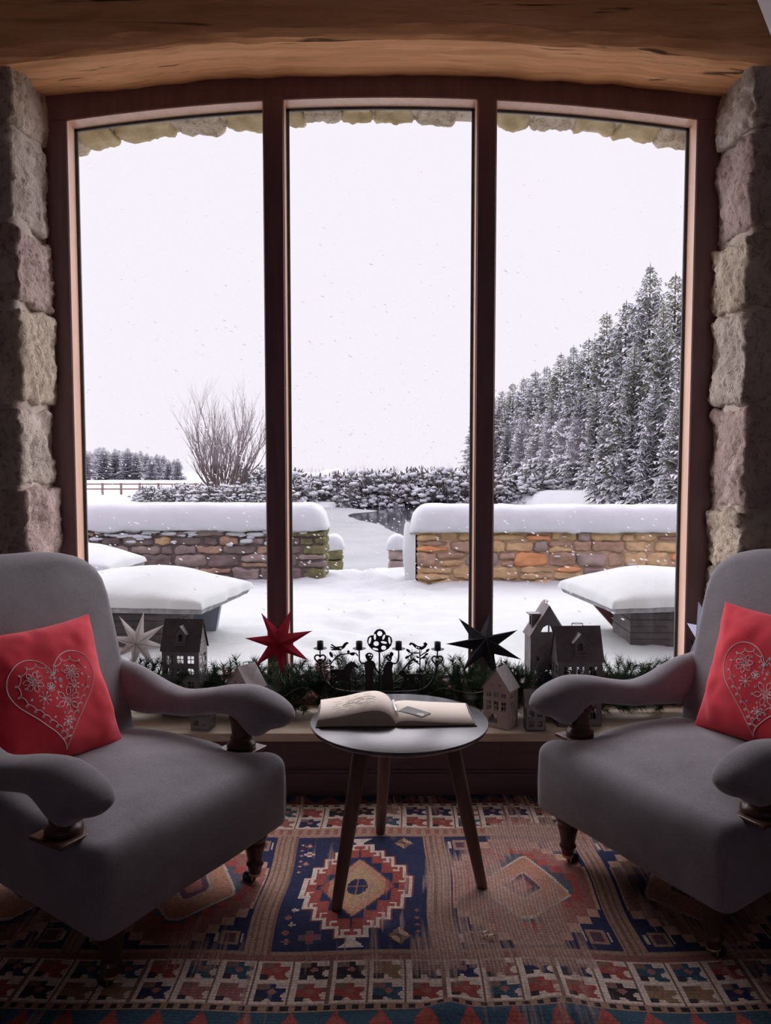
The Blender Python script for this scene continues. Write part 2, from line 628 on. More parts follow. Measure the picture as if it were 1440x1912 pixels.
m.box((-3.3, 3.46, 3.08), (3.3, 3.76, 3.6), 3)
m.grid([[(xx_, yy_, zarch(xx_) + .022 + dz_) for yy_, dz_ in ((3.44, 0), (3.75, 0), (3.75, .2), (3.44, .2))] for xx_ in [-1.5 + 3.0 * i_ / 40 for i_ in range(41)]], 3, False, close_u=True, cap=True)
tag(m.build('wall_outside', [M['vous'], M['stone_c'], M['vous'], M['mortar']]), 'outer stone arch seen through the top of the window', 'wall', kind='structure')
m = MB(); m.box((-1.5, YG + .035, .10), (1.46, 3.80, .25))
tag(m.build('outer_sill', M['stone_a'], bevel=.01), 'outer stone sill below the window', 'sill', kind='structure')
# ================================================================ furniture
M['wool'] = fabric('charcoal_wool', (.17, .165, .18, 1), (.33, .32, .34, 1), 420, .95, .35, .45)
M['legwood'] = wood('dark_mahogany', (.045, .018, .012, 1), (.095, .040, .028, 1), 2, .32)
M['plate_wood'] = wood('polished_mahogany', (.10, .055, .042, 1), (.16, .09, .07, 1), 0, .25)
M['brass'] = mottled('aged_brass', (.55, .42, .20, 1), (.75, .60, .33, 1), 20, .3, 1.0, .1)
M['caster'] = mottled('black_caster_wheel', (.012, .012, .013, 1), (.03, .03, .03, 1), 20, .35)

def rounded_outline(pts, r, n=7, dens=4):
    """polygon corners rounded by r (number or list), edges subdivided"""
    out = []
    m = len(pts)
    R = r if isinstance(r, (list, tuple)) else [r] * m
    for i in range(m):
        a, b, c = Vector(pts[i - 1]), Vector(pts[i]), Vector(pts[(i + 1) % m])
        u, w = (a - b).normalized(), (c - b).normalized()
        p0, p1 = b + u * R[i], b + w * R[i]
        for k in range(n + 1):
            t = k / n
            out.append((1 - t) ** 2 * p0 + 2 * t * (1 - t) * b + t * t * p1)
        nxt = Vector(pts[(i + 1) % m])
        v2 = nxt + (b - nxt).normalized() * R[(i + 1) % m]
        for k in range(1, dens):
            out.append(p1.lerp(v2, k / dens))
    return out

def puffy(mb, outline, r0, r1, thick, crown0, crown1, fn, nr=6, nc=7, mi=0):
    """closed upholstered slab: outline in 2D, thickness along depth d, edges rounded r0 (d=0 side) and r1 (d=thick side),
    faces domed by crown0 / crown1; fn(a, b, d) places it"""
    c = sum((Vector(p) for p in outline), Vector((0, 0))) / len(outline)
    ext = [max((Vector(p) - c).length, 1e-6) for p in outline]
    def ring(inset, d):
        out = []
        for p, e in zip(outline, ext):
            q = c + (Vector(p) - c) * max(0.0, 1 - inset / e)
            out.append(fn(q.x, q.y, d))
        return out
    def ring_s(s, base_inset, d):
        out = []
        for p, e in zip(outline, ext):
            q = c + (Vector(p) - c) * max(0.0, 1 - base_inset / e) * s
            out.append(fn(q.x, q.y, d))
        return out
    rings = []
    for k in range(nc, 0, -1):
        s = 1 - k / (nc + .001)
        s = max(s, .04)
        rings.append(ring_s(s, r0, -crown0 * (1 - s ** 2.2)))
    for k in range(nr + 1):
        th = PI / 2 * k / nr
        rings.append(ring(r0 * (1 - math.sin(th)), r0 * (1 - math.cos(th))))
    for k in range(1, 4):
        rings.append(ring(0, r0 + (thick - r0 - r1) * k / 4))
    for k in range(nr + 1):
        th = PI / 2 * k / nr
        rings.append(ring(r1 * (1 - math.cos(th)), thick - r1 * (1 - math.sin(th))))
    for k in range(1, nc + 1):
        s = 1 - k / (nc + .001)
        s = max(s, .04)
        rings.append(ring_s(s, r1, thick + crown1 * (1 - s ** 2.2)))
    mb.rings(rings, mi, True, fn(c.x, c.y, -crown0), fn(c.x, c.y, thick + crown1))

def make_chair(label, loc, rz):
    """local: +x forward, origin on the floor under the middle of the seat front; y across"""
    t = empty('armchair', loc, label, 'armchair', 'charcoal upholstered armchairs facing the table', None, rz)
    # seat
    m = MB()
    out = rounded_outline([(.0, -.365), (.0, .365), (-.70, .296), (-.70, -.296)], [.045, .045, .03, .03], 6, 22)
    def seatfn(a, b, d):
        dome = .012 * max(0, 1 - (b / .36) ** 2) * max(0, 1 - ((a + .33) / .36) ** 2)
        f = max(0.0, min(1.0, (d - .02) / .2))
        bow = .020 * max(0, 1 - (b / .365) ** 2) * math.sin(PI * min(1, max(0, d / .23))) if a > -.12 else 0
        up_ = max(0.0, min(1.0, (d - .10) / .12))
        side_ = max(0.0, (abs(b) - .20) / .16)
        dip = -.026 * math.exp(-((a + .165) / .075) ** 2) * side_ * up_ + .016 * math.exp(-((a + .46) / .14) ** 2) * side_ * up_
        pinch = .020 * math.exp(-((a + .165) / .06) ** 2) * up_ * max(0.0, (abs(b) - .28) / .08)
        b = b - math.copysign(pinch, b)
        return (a + bow + .004 * n3(b * 5, d * 6), b, .182 + d + (dome if d > .19 else 0) + dip + .004 * f * n3(a * 4, b * 4, 2))
    puffy(m, out, .018, .050, .225, .0, .022, seatfn, 6, 8)
    seat = m.build('seat', M['wool'], t, True)
    # piping seam along the lower edge and front corner seams
    for s in (-1, 1):
        m = MB()
        m.tube([(-.012, s * .3515, .205), (-.0095, s * .3535, .28), (-.0125, s * .3505, .35), (-.020, s * .346, .375)], .0030, 6)
        m.build('corner_seam', M['wool'], seat, True)
    # back rest: arched, leaning, rounded shoulders
    m = MB()
    H = .615
    top = []
    hw0, hw1 = .285, .325
    pts = [(-hw0, 0)]
    for k in range(9):
        f = k / 8
        pts.append((-(hw0 + (hw1 - hw0) * f + .004 * math.sin(PI * f)), .02 + .44 * f))
    n = 14
    for k in range(1, n):
        f = k / n
        ang = PI - PI * f
        cx = math.cos(ang)
        x = hw1 * math.copysign(abs(cx) ** .62, cx)
        z = .46 + (H - .46) * (math.sin(ang) ** .72)
        pts.append((x, z))
    for k in range(8, -1, -1):
        f = k / 8
        pts.append((hw0 + (hw1 - hw0) * f + .004 * math.sin(PI * f), .02 + .44 * f))
    pts.append((hw0, 0))
    for k in range(1, 8):
        pts.append((hw0 - 2 * hw0 * k / 8, 0))
    def backfn(a, b, d):
        lean = .33 * b + .10 * (b / H) ** 2 * .3
        return (-.690 - lean + (.115 - d) * 1.0, a, .395 + b)
    def bfn(a, b, d):
        x, y, z = backfn(a, b, d)
        return (x, y, z)
    puffy(m, [Vector(p) for p in pts], .045, .045, .13, .028, .010, bfn, 6, 8)
    m.build('backrest', M['wool'], t, True)
    # back apron continuing to the seat frame
    m = MB()
    out2 = rounded_outline([(-.285, 0), (.285, 0), (.285, .25), (-.285, .25)], .02, 4, 4)
    puffy(m, out2, .02, .02, .11, 0, 0, lambda a, b, d: (-.665 - d * .95, a, .182 + b), 4, 3)
    m.build('back_panel', M['wool'], t, True)
    for s in (-1, 1):
        # scrolling padded arm
        st = [(-.715, .297, .552, .040, .084), (-.675, .300, .545, .042, .082), (-.61, .306, .536, .050, .080), (-.555, .314, .524, .053, .070), (-.49, .325, .513, .052, .052),
              (-.415, .334, .508, .051, .044), (-.33, .342, .522, .052, .043), (-.25, .348, .540, .055, .045), (-.195, .350, .545, .060, .050), (-.155, .350, .536, .064, .064),
              (-.115, .350, .524, .066, .076), (-.075, .350, .519, .065, .072), (-.040, .350, .520, .059, .058), (-.010, .350, .522, .046, .042),
              (.010, .350, .520, .030, .027), (.018, .350, .519, .013, .013)]
        sp = spline(st, 3)
        rows = []
        for i, q in enumerate(sp):
            x, y, z, rw, rh = q
            row = []
            for k in range(20):
                a = 2 * PI * k / 20
                ca, sa = math.cos(a), math.sin(a)
                zz = rh * math.copysign(abs(sa) ** .9, sa)
                # underside is drawn back towards the post at the front scroll
                dx = 0.0
                if sa < 0:
                    fr_ = sstep(-.16, .01, x)
                    dx = -.050 * fr_ * (-sa) * (1 - .75 * sstep(-.035, .018, x))
                row.append((x + dx, s * (y + rw * math.copysign(abs(ca) ** .9, ca)), z + zz))
            rows.append(row)
        m = MB()
        m.grid(rows, 0, True, close_u=True, cap=True)
        arm = m.build('armrest', M['wool'], t, True)
        # turned post carrying the arm, on a square plate
        m = MB()
        m.lathe([(.001, 0), (.042, 0), (.046, .006), (.046, .016), (.040, .022), (.034, .026), (.033, .032), (.036, .036), (.034, .041), (.030, .046), (.032, .075), (.038, .10), (.001, .10)],
                (-.165, s * .328, .402), 28)
        post = m.build('arm_post', M['legwood'], t, True)
        m = MB()
        m.box((-.225, s * .328 - .056, .392), (-.105, s * .328 + .056, .403))
        m.build('post_plate', M['plate_wood'], post, True, bevel=.003)
    # legs: turned at the front, plain raked at the back
    for s in (-1, 1):
        m = MB()
        prof = [(.001, .19), (.040, .19), (.042, .165), (.036, .150), (.031, .145), (.034, .140), (.033, .132), (.029, .118), (.024, .092), (.0215, .080), (.026, .076), (.027, .070),
                (.0225, .065), (.020, .050), (.017, .038), (.001, .036)]
        m.lathe(prof, (-.070, s * .275, 0), 24)
        leg = m.build('leg', M['legwood'], t, True)
        m = MB()
        m.lathe([(.001, .046), (.0185, .046), (.0185, .036), (.010, .031), (.001, .030)], (-.070, s * .275, 0), 20)
        m.box((-.098, s * .275 - .011, .018), (-.074, s * .275 + .011, .034))
        cup = m.build('caster_cup', M['brass'], leg, True)
        m = MB()
        mt = Matrix.Translation((-.094, s * .275, .0215)) @ Matrix.Rotation(PI / 2, 4, 'X')
        m.lathe([(.001, -.012), (.016, -.012), (.0205, -.008), (.0215, 0), (.0205, .008), (.016, .012), (.001, .012)], (0, 0, 0), 22, 0, mt)
        m.build('caster_wheel', M['caster'], leg, True)
    for s in (-1, 1):
        m = MB()
        rows = []
        for k in range(6):
            f = k / 5
            h = .022 - .006 * f
            x, z = -.68 - .08 * f, .19 - .19 * f
            rows.append([(x - h, s * .25 - h, z), (x + h, s * .25 - h, z), (x + h, s * .25 + h, z), (x - h, s * .25 + h, z)])
        m.grid(rows, 0, False, close_u=True, cap=True)
        m.build('leg', M['legwood'], t, True, bevel=.003)
    return t

A1 = math.radians(30)
make_chair('charcoal upholstered armchair on the left of the table, brass caster showing', (-.480, 2.038, 0), -A1)
make_chair('charcoal upholstered armchair on the right of the table, frayed seat corner', (.662, 2.150, 0), math.radians(180 + 29))

# ---------------------------------------------------------------- heart cushions
M['red'] = fabric('red_linen', (.78, .036, .060, 1), (.95, .075, .105, 1), 500, .9, .3, .35)
M['thread'] = mottled('pale_pink_thread', (.93, .86, .84, 1), (.97, .93, .91, 1), 200, .8)

def make_cushion(label, center, ex, ey, size, seed, ears):
    """ex across, ey up the cushion, facing ex x ey"""
    ex = Vector(ex).normalized()
    ey = (Vector(ey) - ex * Vector(ey).dot(ex)).normalized()
    en = ex.cross(ey)
    t = empty('cushion', center, label, 'cushion', 'red heart cushions on the armchairs')
    C0 = Vector(center)
    h = size / 2
    def surf(a, b, side=1, lift=0.0):
        """a, b in -1..1"""
        pa, pb = abs(a), abs(b)
        x = h * a * (1 - .075 * (1 - b * b) * pa ** 2)
        y = h * b * (1 - .075 * (1 - a * a) * pb ** 2)
        prof = max(0.0, (1 - pa ** 2.6)) ** .55 * max(0.0, (1 - pb ** 2.6)) ** .55
        z = .070 * prof
        w = .010 * fbm(a * 1.7 + seed, b * 1.7, seed * 2.3, 3) + .006 * math.sin(7 * b + 4 * a + 5 * fbm(a, b, seed)) * max(pa, pb) ** 2
        z += w * min(1, prof * 2)
        return C0 + ex * x + ey * y + en * (side * z + lift)
    m = MB()
    N = 44
    def cosd(i): return -math.cos(PI * i / N)
    for side in (1, -1):
        m.grid([[surf(cosd(i), cosd(j), side) for i in range(N + 1)] for j in range(N + 1)], 0, True)
    cov = m.build('cushion_cover', M['red'], t)
    import bmesh
    bm = bmesh.new(); bm.from_mesh(cov.data)
    bmesh.ops.remove_doubles(bm, verts=bm.verts, dist=.0004)
    bmesh.ops.recalc_face_normals(bm, faces=bm.faces)
    bm.to_mesh(cov.data); bm.free()
    # embroidery, in a frame where the heart is about 1 tall
    m = MB()
    HS = .165 / h
    hx0, hy0 = ears
    def P(u, v):
        return surf(hx0 + u * HS, hy0 + v * HS, 1, .0003)
    def stroke(pts, r=.0014, closed=False):
        q = [P(*p) for p in pts]
        if closed: q.append(q[0])
        m.tube(q, r * .92, 4, 0, True)
    def heart(s, n=70, off=(0, 0)):
        out = []
        for k in range(n):
            a = 2 * PI * k / n
            x = 16 * math.sin(a) ** 3
            y = 13 * math.cos(a) - 5 * math.cos(2 * a) - 2 * math.cos(3 * a) - math.cos(4 * a)
            x *= 1.0
            y = y * 1.03 - (1.4 if y < -6 else 0) * ((-y - 6) / 11 if y < -6 else 0) * 2
            out.append((x / 17 * s + off[0], (y + 2) / 17 * s + off[1]))
        return out
    stroke(heart(.92, 80), .0016, True)
    # looped inner line
    inner = heart(.70, 400, (0, .015))
    L = []
    ln = 0
    for i in range(len(inner)):
        a, b = Vector(inner[i]), Vector(inner[(i + 1) % len(inner)])
        d = (b - a)
        ln += d.length
        if d.length < 1e-6: continue
        nn = Vector((d.y, -d.x)).normalized()
        ph = ln * 2 * PI / .165
        L.append(a + nn * (.040 * (math.cos(ph) - 1)) + d.normalized() * (.052 * math.sin(ph)))
    stroke([(p.x, p.y) for p in L], .0012, True)
    def ringc(x, y, r): stroke(ell(x, y, r, r, 9), .0012, True)
    for i in range(0, 400, 19):
        p = Vector(inner[i]) * .86
        ringc(p.x, p.y + .005, .016)
    def petals(x, y, n, r0, r1, rot=0, w=.33):
        for k in range(n):
            a = 2 * PI * k / n + rot
            c, s_ = math.cos(a), math.sin(a)
            pts = []
            for j in range(11):
                th = PI * j / 10
                rr = r0 + (r1 - r0) * math.sin(th / 2) if False else r0 + (r1 - r0) * (1 - abs(1 - j / 5))
                ww = w * (r1 - r0) * math.sin(2 * PI * j / 10)
                pts.append((x + rr * c - ww * s_, y + rr * s_ + ww * c))
            stroke(pts, .00125, True)
        ringc(x, y, r0 * .8)
        ringc(x, y, r0 * .4)
    def aster(x, y, r, n=8, rot=.2):
        for k in range(n):
            a = 2 * PI * k / n + rot
            stroke([(x, y), (x + r * math.cos(a), y + r * math.sin(a))], .0011)
            ringc(x + r * math.cos(a), y + r * math.sin(a), .010)
    petals(-.40, .36, 7, .06, .19, .3)
    petals(.36, .36, 7, .06, .16, .1)
    petals(-.12, .20, 6, .025, .085, .0, .45)
    petals(.16, -.10, 6, .07, .25, .26, .26)
    aster(-.28, .04, .11)
    aster(.34, .12, .10)
    aster(.06, -.46, .085)
    for k in range(9):
        a = 2 * PI * k / 9
        stroke([(.16 + .075 * math.cos(a), -.10 + .075 * math.sin(a)), (.16 + .105 * math.cos(a), -.10 + .105 * math.sin(a))], .0012)
    for x, y, r in ((.10, .28, .035), (.10, .28, .018), (.08, .17, .024), (.08, .17, .012), (.0, .08, .018), (-.06, -.02, .018), (-.1, -.16, .018), (.18, .44, .018), (-.08, .36, .02), (.02, -.30, .018), (.14, -.40, .015)):
        ringc(x, y, r)
    m.build('embroidery', M['thread'], t)
    return t
make_cushion('red cushion with a stitched heart leaning in the left armchair', (-1.012, 2.262, .616), (.52, .85, .0), (-.150, .05, .392), .43, 3, (-.03, -.09))
make_cushion('red cushion with a stitched heart leaning in the right armchair', (1.212, 2.395, .624), (.50, -.86, 0), (.138, .043, .396), .44, 8, (.06, -.15))

# ---------------------------------------------------------------- side table
M['top'] = mottled('black_stained_ash_top', (.050, .053, .062, 1), (.085, .088, .10, 1), 5, .24, 0, .30, 26, .0015, (1, 9, 1), .9)
M['tleg'] = wood('brown_ash_leg', (.13, .075, .055, 1), (.20, .12, .09, 1), 2, .5)
TC = Vector((.043, 2.357, 0))
ZT = .507
tab = empty('side_table', TC, 'round black-topped side table on three splayed wooden legs', 'table')
m = MB()
m.lathe([(.001, -.022), (.255, -.022), (.268, -.016), (.2755, -.006), (.2765, -.002), (.2745, 0), (.001, 0)], (TC.x, TC.y, ZT), 96)
top = m.build('tabletop', M['top'], tab)
for fx, fy in ((-.143, 2.163), (.296, 2.279), (-.018, 2.63)):
    foot = Vector((fx, fy, .012))
    d = foot - Vector((TC.x, TC.y, 0)); d.z = 0
    head = Vector((TC.x, TC.y, ZT - .022)) + d * .60
    m = MB()
    m.tube([head, head.lerp(foot, .5), foot + (head - foot) * .02, foot], [.0245, .0215, .0165, .0150], 20)
    m.build('leg', M['tleg'], tab)

# ---------------------------------------------------------------- open guest book, pen, card
M['page'] = mottled('cream_paper', (.82, .74, .62, 1), (.90, .83, .72, 1), 6, .85, 0, .1, 80, .001)
M['pagedge'] = mottled('page_edges', (.52, .45, .33, 1), (.70, .62, .47, 1), 3, .85, 0, .8, 3, .002, (1, 1, 260))
M['cover'] = mottled('dark_book_cover', (.05, .03, .025, 1), (.08, .05, .04, 1), 30, .6)
M['ink'] = mottled('faint_grey_ink', (.36, .33, .32, 1), (.46, .42, .40, 1), 30, .8)
BO = Vector((.034, 2.295, ZT))     # near end of the spine
bk = empty('guest_book', BO, 'open cream-paged guest book lying on the round table', 'book')
ang = math.radians(1.5)
bx = Vector((math.cos(ang), math.sin(ang), 0)); by = Vector((-.035, 1, 0)).normalized()
def B(a, b, z): return BO + bx * a + by * b + Vector((0, 0, z))
D = .205
m = MB()
m.plate([(-.246, -.004), (-.006, -.004), (-.006, D + .004), (-.246, D + .004)], t=.003, fn=lambda a, b, d: B(a, b, d))
m.plate([(-.006, -.004), (.244, -.004), (.244, D + .004), (-.006, D + .004)], t=.003, fn=lambda a, b, d: B(a, b, d))
m.build('book_cover', M['cover'], bk)
def page_block(name, xs, tops, flip):
    m = MB()
    rows = []
    sp = spline([(x, z) for x, z in zip(xs, tops)], 6)
    for p in sp:
        x, z = p
        rows.append([B(x, 0, .0031), B(x, 0, z), B(x + .004 * flip, D * .5, z + .001), B(x, D, z), B(x, D, .0031)])
    mi = [0, 1]
    n = len(rows)
    for i in range(n - 1):
        a, b = rows[i], rows[i + 1]
        m.add([a[0], b[0], b[1], a[1]], [(0, 1, 2, 3)], 1)
        m.add([a[4], b[4], b[3], a[3]], [(0, 1, 2, 3)], 1)
        m.add([a[1], b[1], b[2], a[2]], [(0, 1, 2, 3)], 0, True)
        m.add([a[2], b[2], b[3], a[3]], [(0, 1, 2, 3)], 0, True)
    for r in (rows[0], rows[-1]):
        m.add([r[0], r[1], r[3], r[4]], [(0, 1, 2, 3)], 1)
    o = m.build(name, [M['page'], M['pagedge']], bk)
    import bmesh
    bm = bmesh.new(); bm.from_mesh(o.data); bmesh.ops.remove_doubles(bm, verts=bm.verts, dist=.0003)
    bmesh.ops.recalc_face_normals(bm, faces=bm.faces); bm.to_mesh(o.data); bm.free()
    return sp, o
spL, pl = page_block('left_pages', [-.240, -.212, -.16, -.10, -.055, -.022, -.004], [.022, .026, .034, .047, .050, .036, .010], 1)
spR, prr = page_block('right_pages', [-.003, .012, .05, .10, .17, .238], [.008, .016, .0175, .014, .010, .007], -1)
# loose curled page edges on the left
m = MB()
for k in range(7):
    e = k * .0028
    m.tube([B(-.243 + e * 1.5, D * (j / 6), .006 + k * .0026 + .001 * math.sin(j + k)) for j in range(7)], .0011, 4)
m.build('page_fore_edge', M['pagedge'], pl)
# faint pencil drawing and lines on the left page
def topz(sp, x):
    for i in range(len(sp) - 1):
        if sp[i][0] <= x <= sp[i + 1][0]:
            f = (x - sp[i][0]) / max(1e-9, sp[i + 1][0] - sp[i][0])
            return sp[i][1] + f * (sp[i + 1][1] - sp[i][1])
    return sp[-1][1]
m = MB()
rr = random.Random(3)
for row in range(7):
    yy = .04 + row * .022
    x = -.20 + rr.uniform(0, .03)
    while x < -.075:
        L_ = rr.uniform(.012, .03)
        pts = [B(x + L_ * j / 8, yy + .004 * math.sin(j * 2.1 + row) + rr.uniform(-.001, .001), topz(spL, x + L_ * j / 8) + .0012) for j in range(9)]
        m.tube(pts, .00045, 3, 0, False)
        x += L_ + rr.uniform(.006, .02)
for k in range(4):
    cx, cy = -.12 + rr.uniform(-.03, .03), .10 + rr.uniform(-.02, .03)
    m.tube([B(cx + (.02 + .006 * k) * math.cos(a * .5), cy + (.012 + .006 * k) * math.sin(a * .5), topz(spL, cx + (.02 + .006 * k) * math.cos(a * .5)) + .0012) for a in range(11)], .0005, 3, 0, False)
m.build('pencil_sketch', M['ink'], pl)
# pen in the gutter
M['silver'] = mottled('brushed_silver', (.62, .62, .64, 1), (.75, .75, .77, 1), 40, .3, .9, .05)
M['black_plastic'] = mottled('black_plastic', (.015, .015, .016, 1), (.03, .03, .03, 1), 30, .35)
p0, p1 = B(.004, .035, .024), B(-.004, .185, .026)
pen = empty('pen', p0, 'silver ballpoint pen with a dark tip in the gutter of the open book', 'pen')
m = MB(); m.tube([p0.lerp(p1, f) for f in (.22, .24, .5, .9, .97, 1)], [.0040, .0046, .0048, .0046, .0036, .0018], 14)
m.build('pen_barrel', M['silver'], pen)
m = MB(); m.tube([p0.lerp(p1, f) for f in (0, .03, .10, .22)], [.0007, .0016, .0034, .0044], 14)
m.build('pen_tip', M['black_plastic'], pen)
m = MB(); m.tube([p0.lerp(p1, f) + Vector((.004, 0, .0035)) for f in (.55, .75, .97)], .0011, 6)
m.build('pen_clip', M['silver'], pen)
# small card on the right page
M['card'] = mottled('grey_green_card', (.15, .155, .14, 1), (.20, .20, .18, 1), 10, .6)
M['white_print'] = mottled('pale_print', (.60, .58, .55, 1), (.68, .66, .62, 1), 10, .7)
cd = empty('card', B(.06, .08, .018), 'small grey-green card lying on the right page of the book', 'card')
r_ = math.radians(-40)
def Cd(a, b, d):
    x = .060 + a * math.cos(r_) - b * math.sin(r_) * .9
    y = .085 + a * math.sin(r_) + b * math.cos(r_)
    return B(x, y, topz(spR, x) + .0022 + d)
m = MB()
m.grid([[Cd(-.046 + .092 * i / 8, -.028 + .056 * j / 2, .0) for i in range(9)] for j in range(3)])
m.grid([[Cd(-.046 + .092 * i / 8, -.028 + .056 * j / 2, .0008) for i in range(9)] for j in range(3)])
m.build('card_stock', M['card'], cd)
m = MB(); m.plate([(.018, -.020), (.042, -.020), (.042, -.004), (.030, .004), (.018, -.006)], t=.0002, fn=lambda a, b, d: Cd(a, b, d + .0010))
m.build('printed_mark', M['white_print'], cd)

# ---------------------------------------------------------------- fallen petals on the rug
M['petal'] = mottled('dry_cream_petal', (.55, .50, .30, 1), (.70, .64, .42, 1), 40, .7)
for (px, py, r, lab) in ((906, 1756, .011, 'small dry yellow leaf on the rug, nearer the table leg'), (917, 1762, .012, 'small dry yellow leaf on the rug, larger of the two')):
    a = math.atan((py - 956) / F) + PITCH
    Y = CAMH / math.tan(a)
    c = at(px, py, Y)
    m = MB()
    rows = []
    for i in range(7):
        u = i / 6
        w = math.sin(PI * u) * r * .5
        rows.append([(c.x - r + 2 * r * u, c.y - w + .004 * u, .022 + .004 * u), (c.x - r + 2 * r * u, c.y + .004 * u, .019 + .003 * math.sin(3 * u)), (c.x - r + 2 * r * u, c.y + w + .004 * u, .023)])
    m.grid(rows)
    o = m.build('dry_leaf', M['petal'])
    so = o.modifiers.new('thick', 'SOLIDIFY'); so.thickness = .001
    tag(o, lab, 'leaf', 'dry leaves fallen on the rug')

# ================================================================ rug
def make_rug():
    X0, X1, Y0, Y1 = -1.62, 1.72, 1.30, 2.935
    cs = .0052
    nx, ny = int((X1 - X0) / cs), int((Y1 - Y0) / cs)
    xs = X0 + (np.arange(nx) + .5) * cs
    ys = Y0 + (np.arange(ny) + .5) * cs
    X, Y = np.meshgrid(xs, ys)
    rng = np.random.RandomState(4)
    def vnoise(sx, sy, seed):
        r = np.random.RandomState(seed)
        g = r.rand(int(ny * cs / sy) + 3, int(nx * cs / sx) + 3)
        fx, fy = (X - X0) / sx, (Y - Y0) / sy
        ix, iy = fx.astype(int), fy.astype(int)
        tx, ty = fx - ix, fy - iy
        tx, ty = tx * tx * (3 - 2 * tx), ty * ty * (3 - 2 * ty)
        return (g[iy, ix] * (1 - tx) + g[iy, ix + 1] * tx) * (1 - ty) + (g[iy + 1, ix] * (1 - tx) + g[iy + 1, ix + 1] * tx) * ty
    navy = np.array((.022, .030, .085)); cream = np.array((.60, .50, .40)); red = np.array((.34, .060, .042)); tan = np.array((.40, .235, .150))
    blue = np.array((.030, .085, .13)); dark = np.array((.030, .024, .030)); rose = np.array((.30, .11, .085)); gold = np.array((.42, .27, .13)); peach = np.array((.46, .22, .12)); brown = np.array((.20, .115, .085))
    plum = np.array((.11, .05, .07))
    C = np.empty((ny, nx, 3)); C[:] = rose
    def put(mask, col): C[mask] = col
    # ---- field panels
    f0, f1 = 1.958, 2.610
    fieldm = (Y > f0) & (Y < f1)
    put(fieldm, tan * .8)
    cy = (f0 + f1) / 2
    panels = [(-1.64, -1.32, 3), (-1.29, -.86, 2), (-.81, -.37, 1), (-.30, .125, 0), (.20, .635, 1), (.70, 1.14, 2), (1.21, 1.65, 3)]
    for (a, b, kind) in panels:
        pm = fieldm & (X > a) & (X < b) & (Y > f0 + .018) & (Y < f1 - .012)
        put(pm, navy)
        cx = (a + b) / 2
        ux, uy = (X - cx), (Y - cy)
        ax, ay = np.abs(ux), np.abs(uy)
        if kind == 0:
            STEPS = [(.056, .168), (.118, .147), (.172, .113), (.214, .082), (.258, .046)]
            def inside(e):
                msk = np.zeros_like(ux, dtype=bool)
                for (yk, wk) in STEPS:
                    msk |= (ay < yk - e) & (ax < wk - e)
                return msk & pm
            put(inside(-.004), red * .7)
            put(inside(0), cream)
            put(inside(.0115), red)
            # latch hooks curling inside the red band
            for (yk, wk) in STEPS:
                p_, q_ = wk - ax, yk - ay
                hk = ((p_ > .0185) & (p_ < .0265) & (q_ > .0) & (q_ < .036)) | ((q_ > .028) & (q_ < .036) & (p_ > .0185) & (p_ < .040))
                put(inside(.0115) & ~inside(.040) & hk, cream)
            put(inside(.037), red * .9)
            put(inside(.044), navy)
            dia = ax / .120 + ay / .168
            put(pm & (dia < 1.0) & (ay < .160), plum)
            put(pm & (dia < .94), red * 1.1)
            put(pm & (dia < .94) & (ax < .086), peach)
            put(pm & (dia < .70), gold * .9 + peach * .15)
            disk = pm & ((ux / .031) ** 2 + (uy / .043) ** 2 < 1)
            put(disk, navy)
            put(disk & ((ax < .0035) | (ay < .0035)), rose)
            # end pendants
            for sgn in (-1, 1):
                v = sgn * uy
                put(pm & (v > .255) & (v < .300) & (np.abs(ux) < .012 + (v - .27) * .9 * (v > .27)), cream)
            # small filler motifs
            def cross(x, y, r, c1, c2):
                a_, b_ = np.abs(X - x), np.abs(Y - y)
                put(pm & (((a_ < r * .4) & (b_ < r)) | ((b_ < r * .4) & (a_ < r))), c1)
                put(pm & (a_ < r * .35) & (b_ < r * .35), c2)
            cross(-.255, 2.49, .016, cream, red); cross(-.258, 2.545, .013, rose, cream); cross(-.262, 2.43, .012, rose, cream)
            for k in range(6): cross(-.282, 2.38 + k * .034, .007, rose, cream)
            for k in range(4): cross(-.268 + .014 * (k % 2), 2.06 + k * .034, .010, cream if k % 2 else rose, red)
            cross(-.200, 2.035, .030, plum * 1.6, red); cross(-.264, 2.02, .012, rose, brown)
            for (x, y) in ((.060, 2.55), (.045, 2.035)):
                e = np.abs(X - x) / .032 + np.abs(Y - y) / .040
                put(pm & (e < 1), brown); put(pm & (e < 1) & ((X - x) * (Y - y) > 0), gold); put(pm & (e < .3), plum)
            for k in range(5): cross(.098, 2.02 + k * .035, .007, rose, rose)
        else:
            s2 = .034
            ax, ay = np.abs(ux), np.abs(uy)
            step = np.floor(ax / s2) + np.floor(ay / (s2 * 1.15))
            edge = 8.0
            m1 = pm & (step <= edge - 1) & (ax < .205) & (ay < .285)
            put(pm & (step <= edge) & (ax < .212) & (ay < .292), tan * 1.15)
            put(m1, [red, rose, brown, red][kind])
            put(pm & (step <= edge - 2.5) & (ax < .17) & (ay < .23), [red, red, plum, brown][kind])
            put(pm & (step <= edge - 3.5) & (ax < .15) & (ay < .2), [blue, blue * .8 + rose * .2, navy, blue][kind])
            # skewed pale-edged medallion
            poly = [(-.036, .173), (-.010, .160), (.132, .010), (.128, -.020), (.020, -.166), (-.014, -.166), (-.132, -.050), (-.128, -.02)]
            if kind in (1, 3): poly = [(-x_, y_) for x_, y_ in poly][::-1]
            def inpoly(sc_):
                msk = np.ones_like(ux, dtype=bool)
                nP = len(poly)
                for i_ in range(nP):
                    (x1, y1), (x2, y2) = poly[i_], poly[(i_ + 1) % nP]
                    msk &= ((x2 - x1) * (uy - y1 * sc_) - (y2 - y1) * (ux - x1 * sc_)) <= 0
                return msk & pm
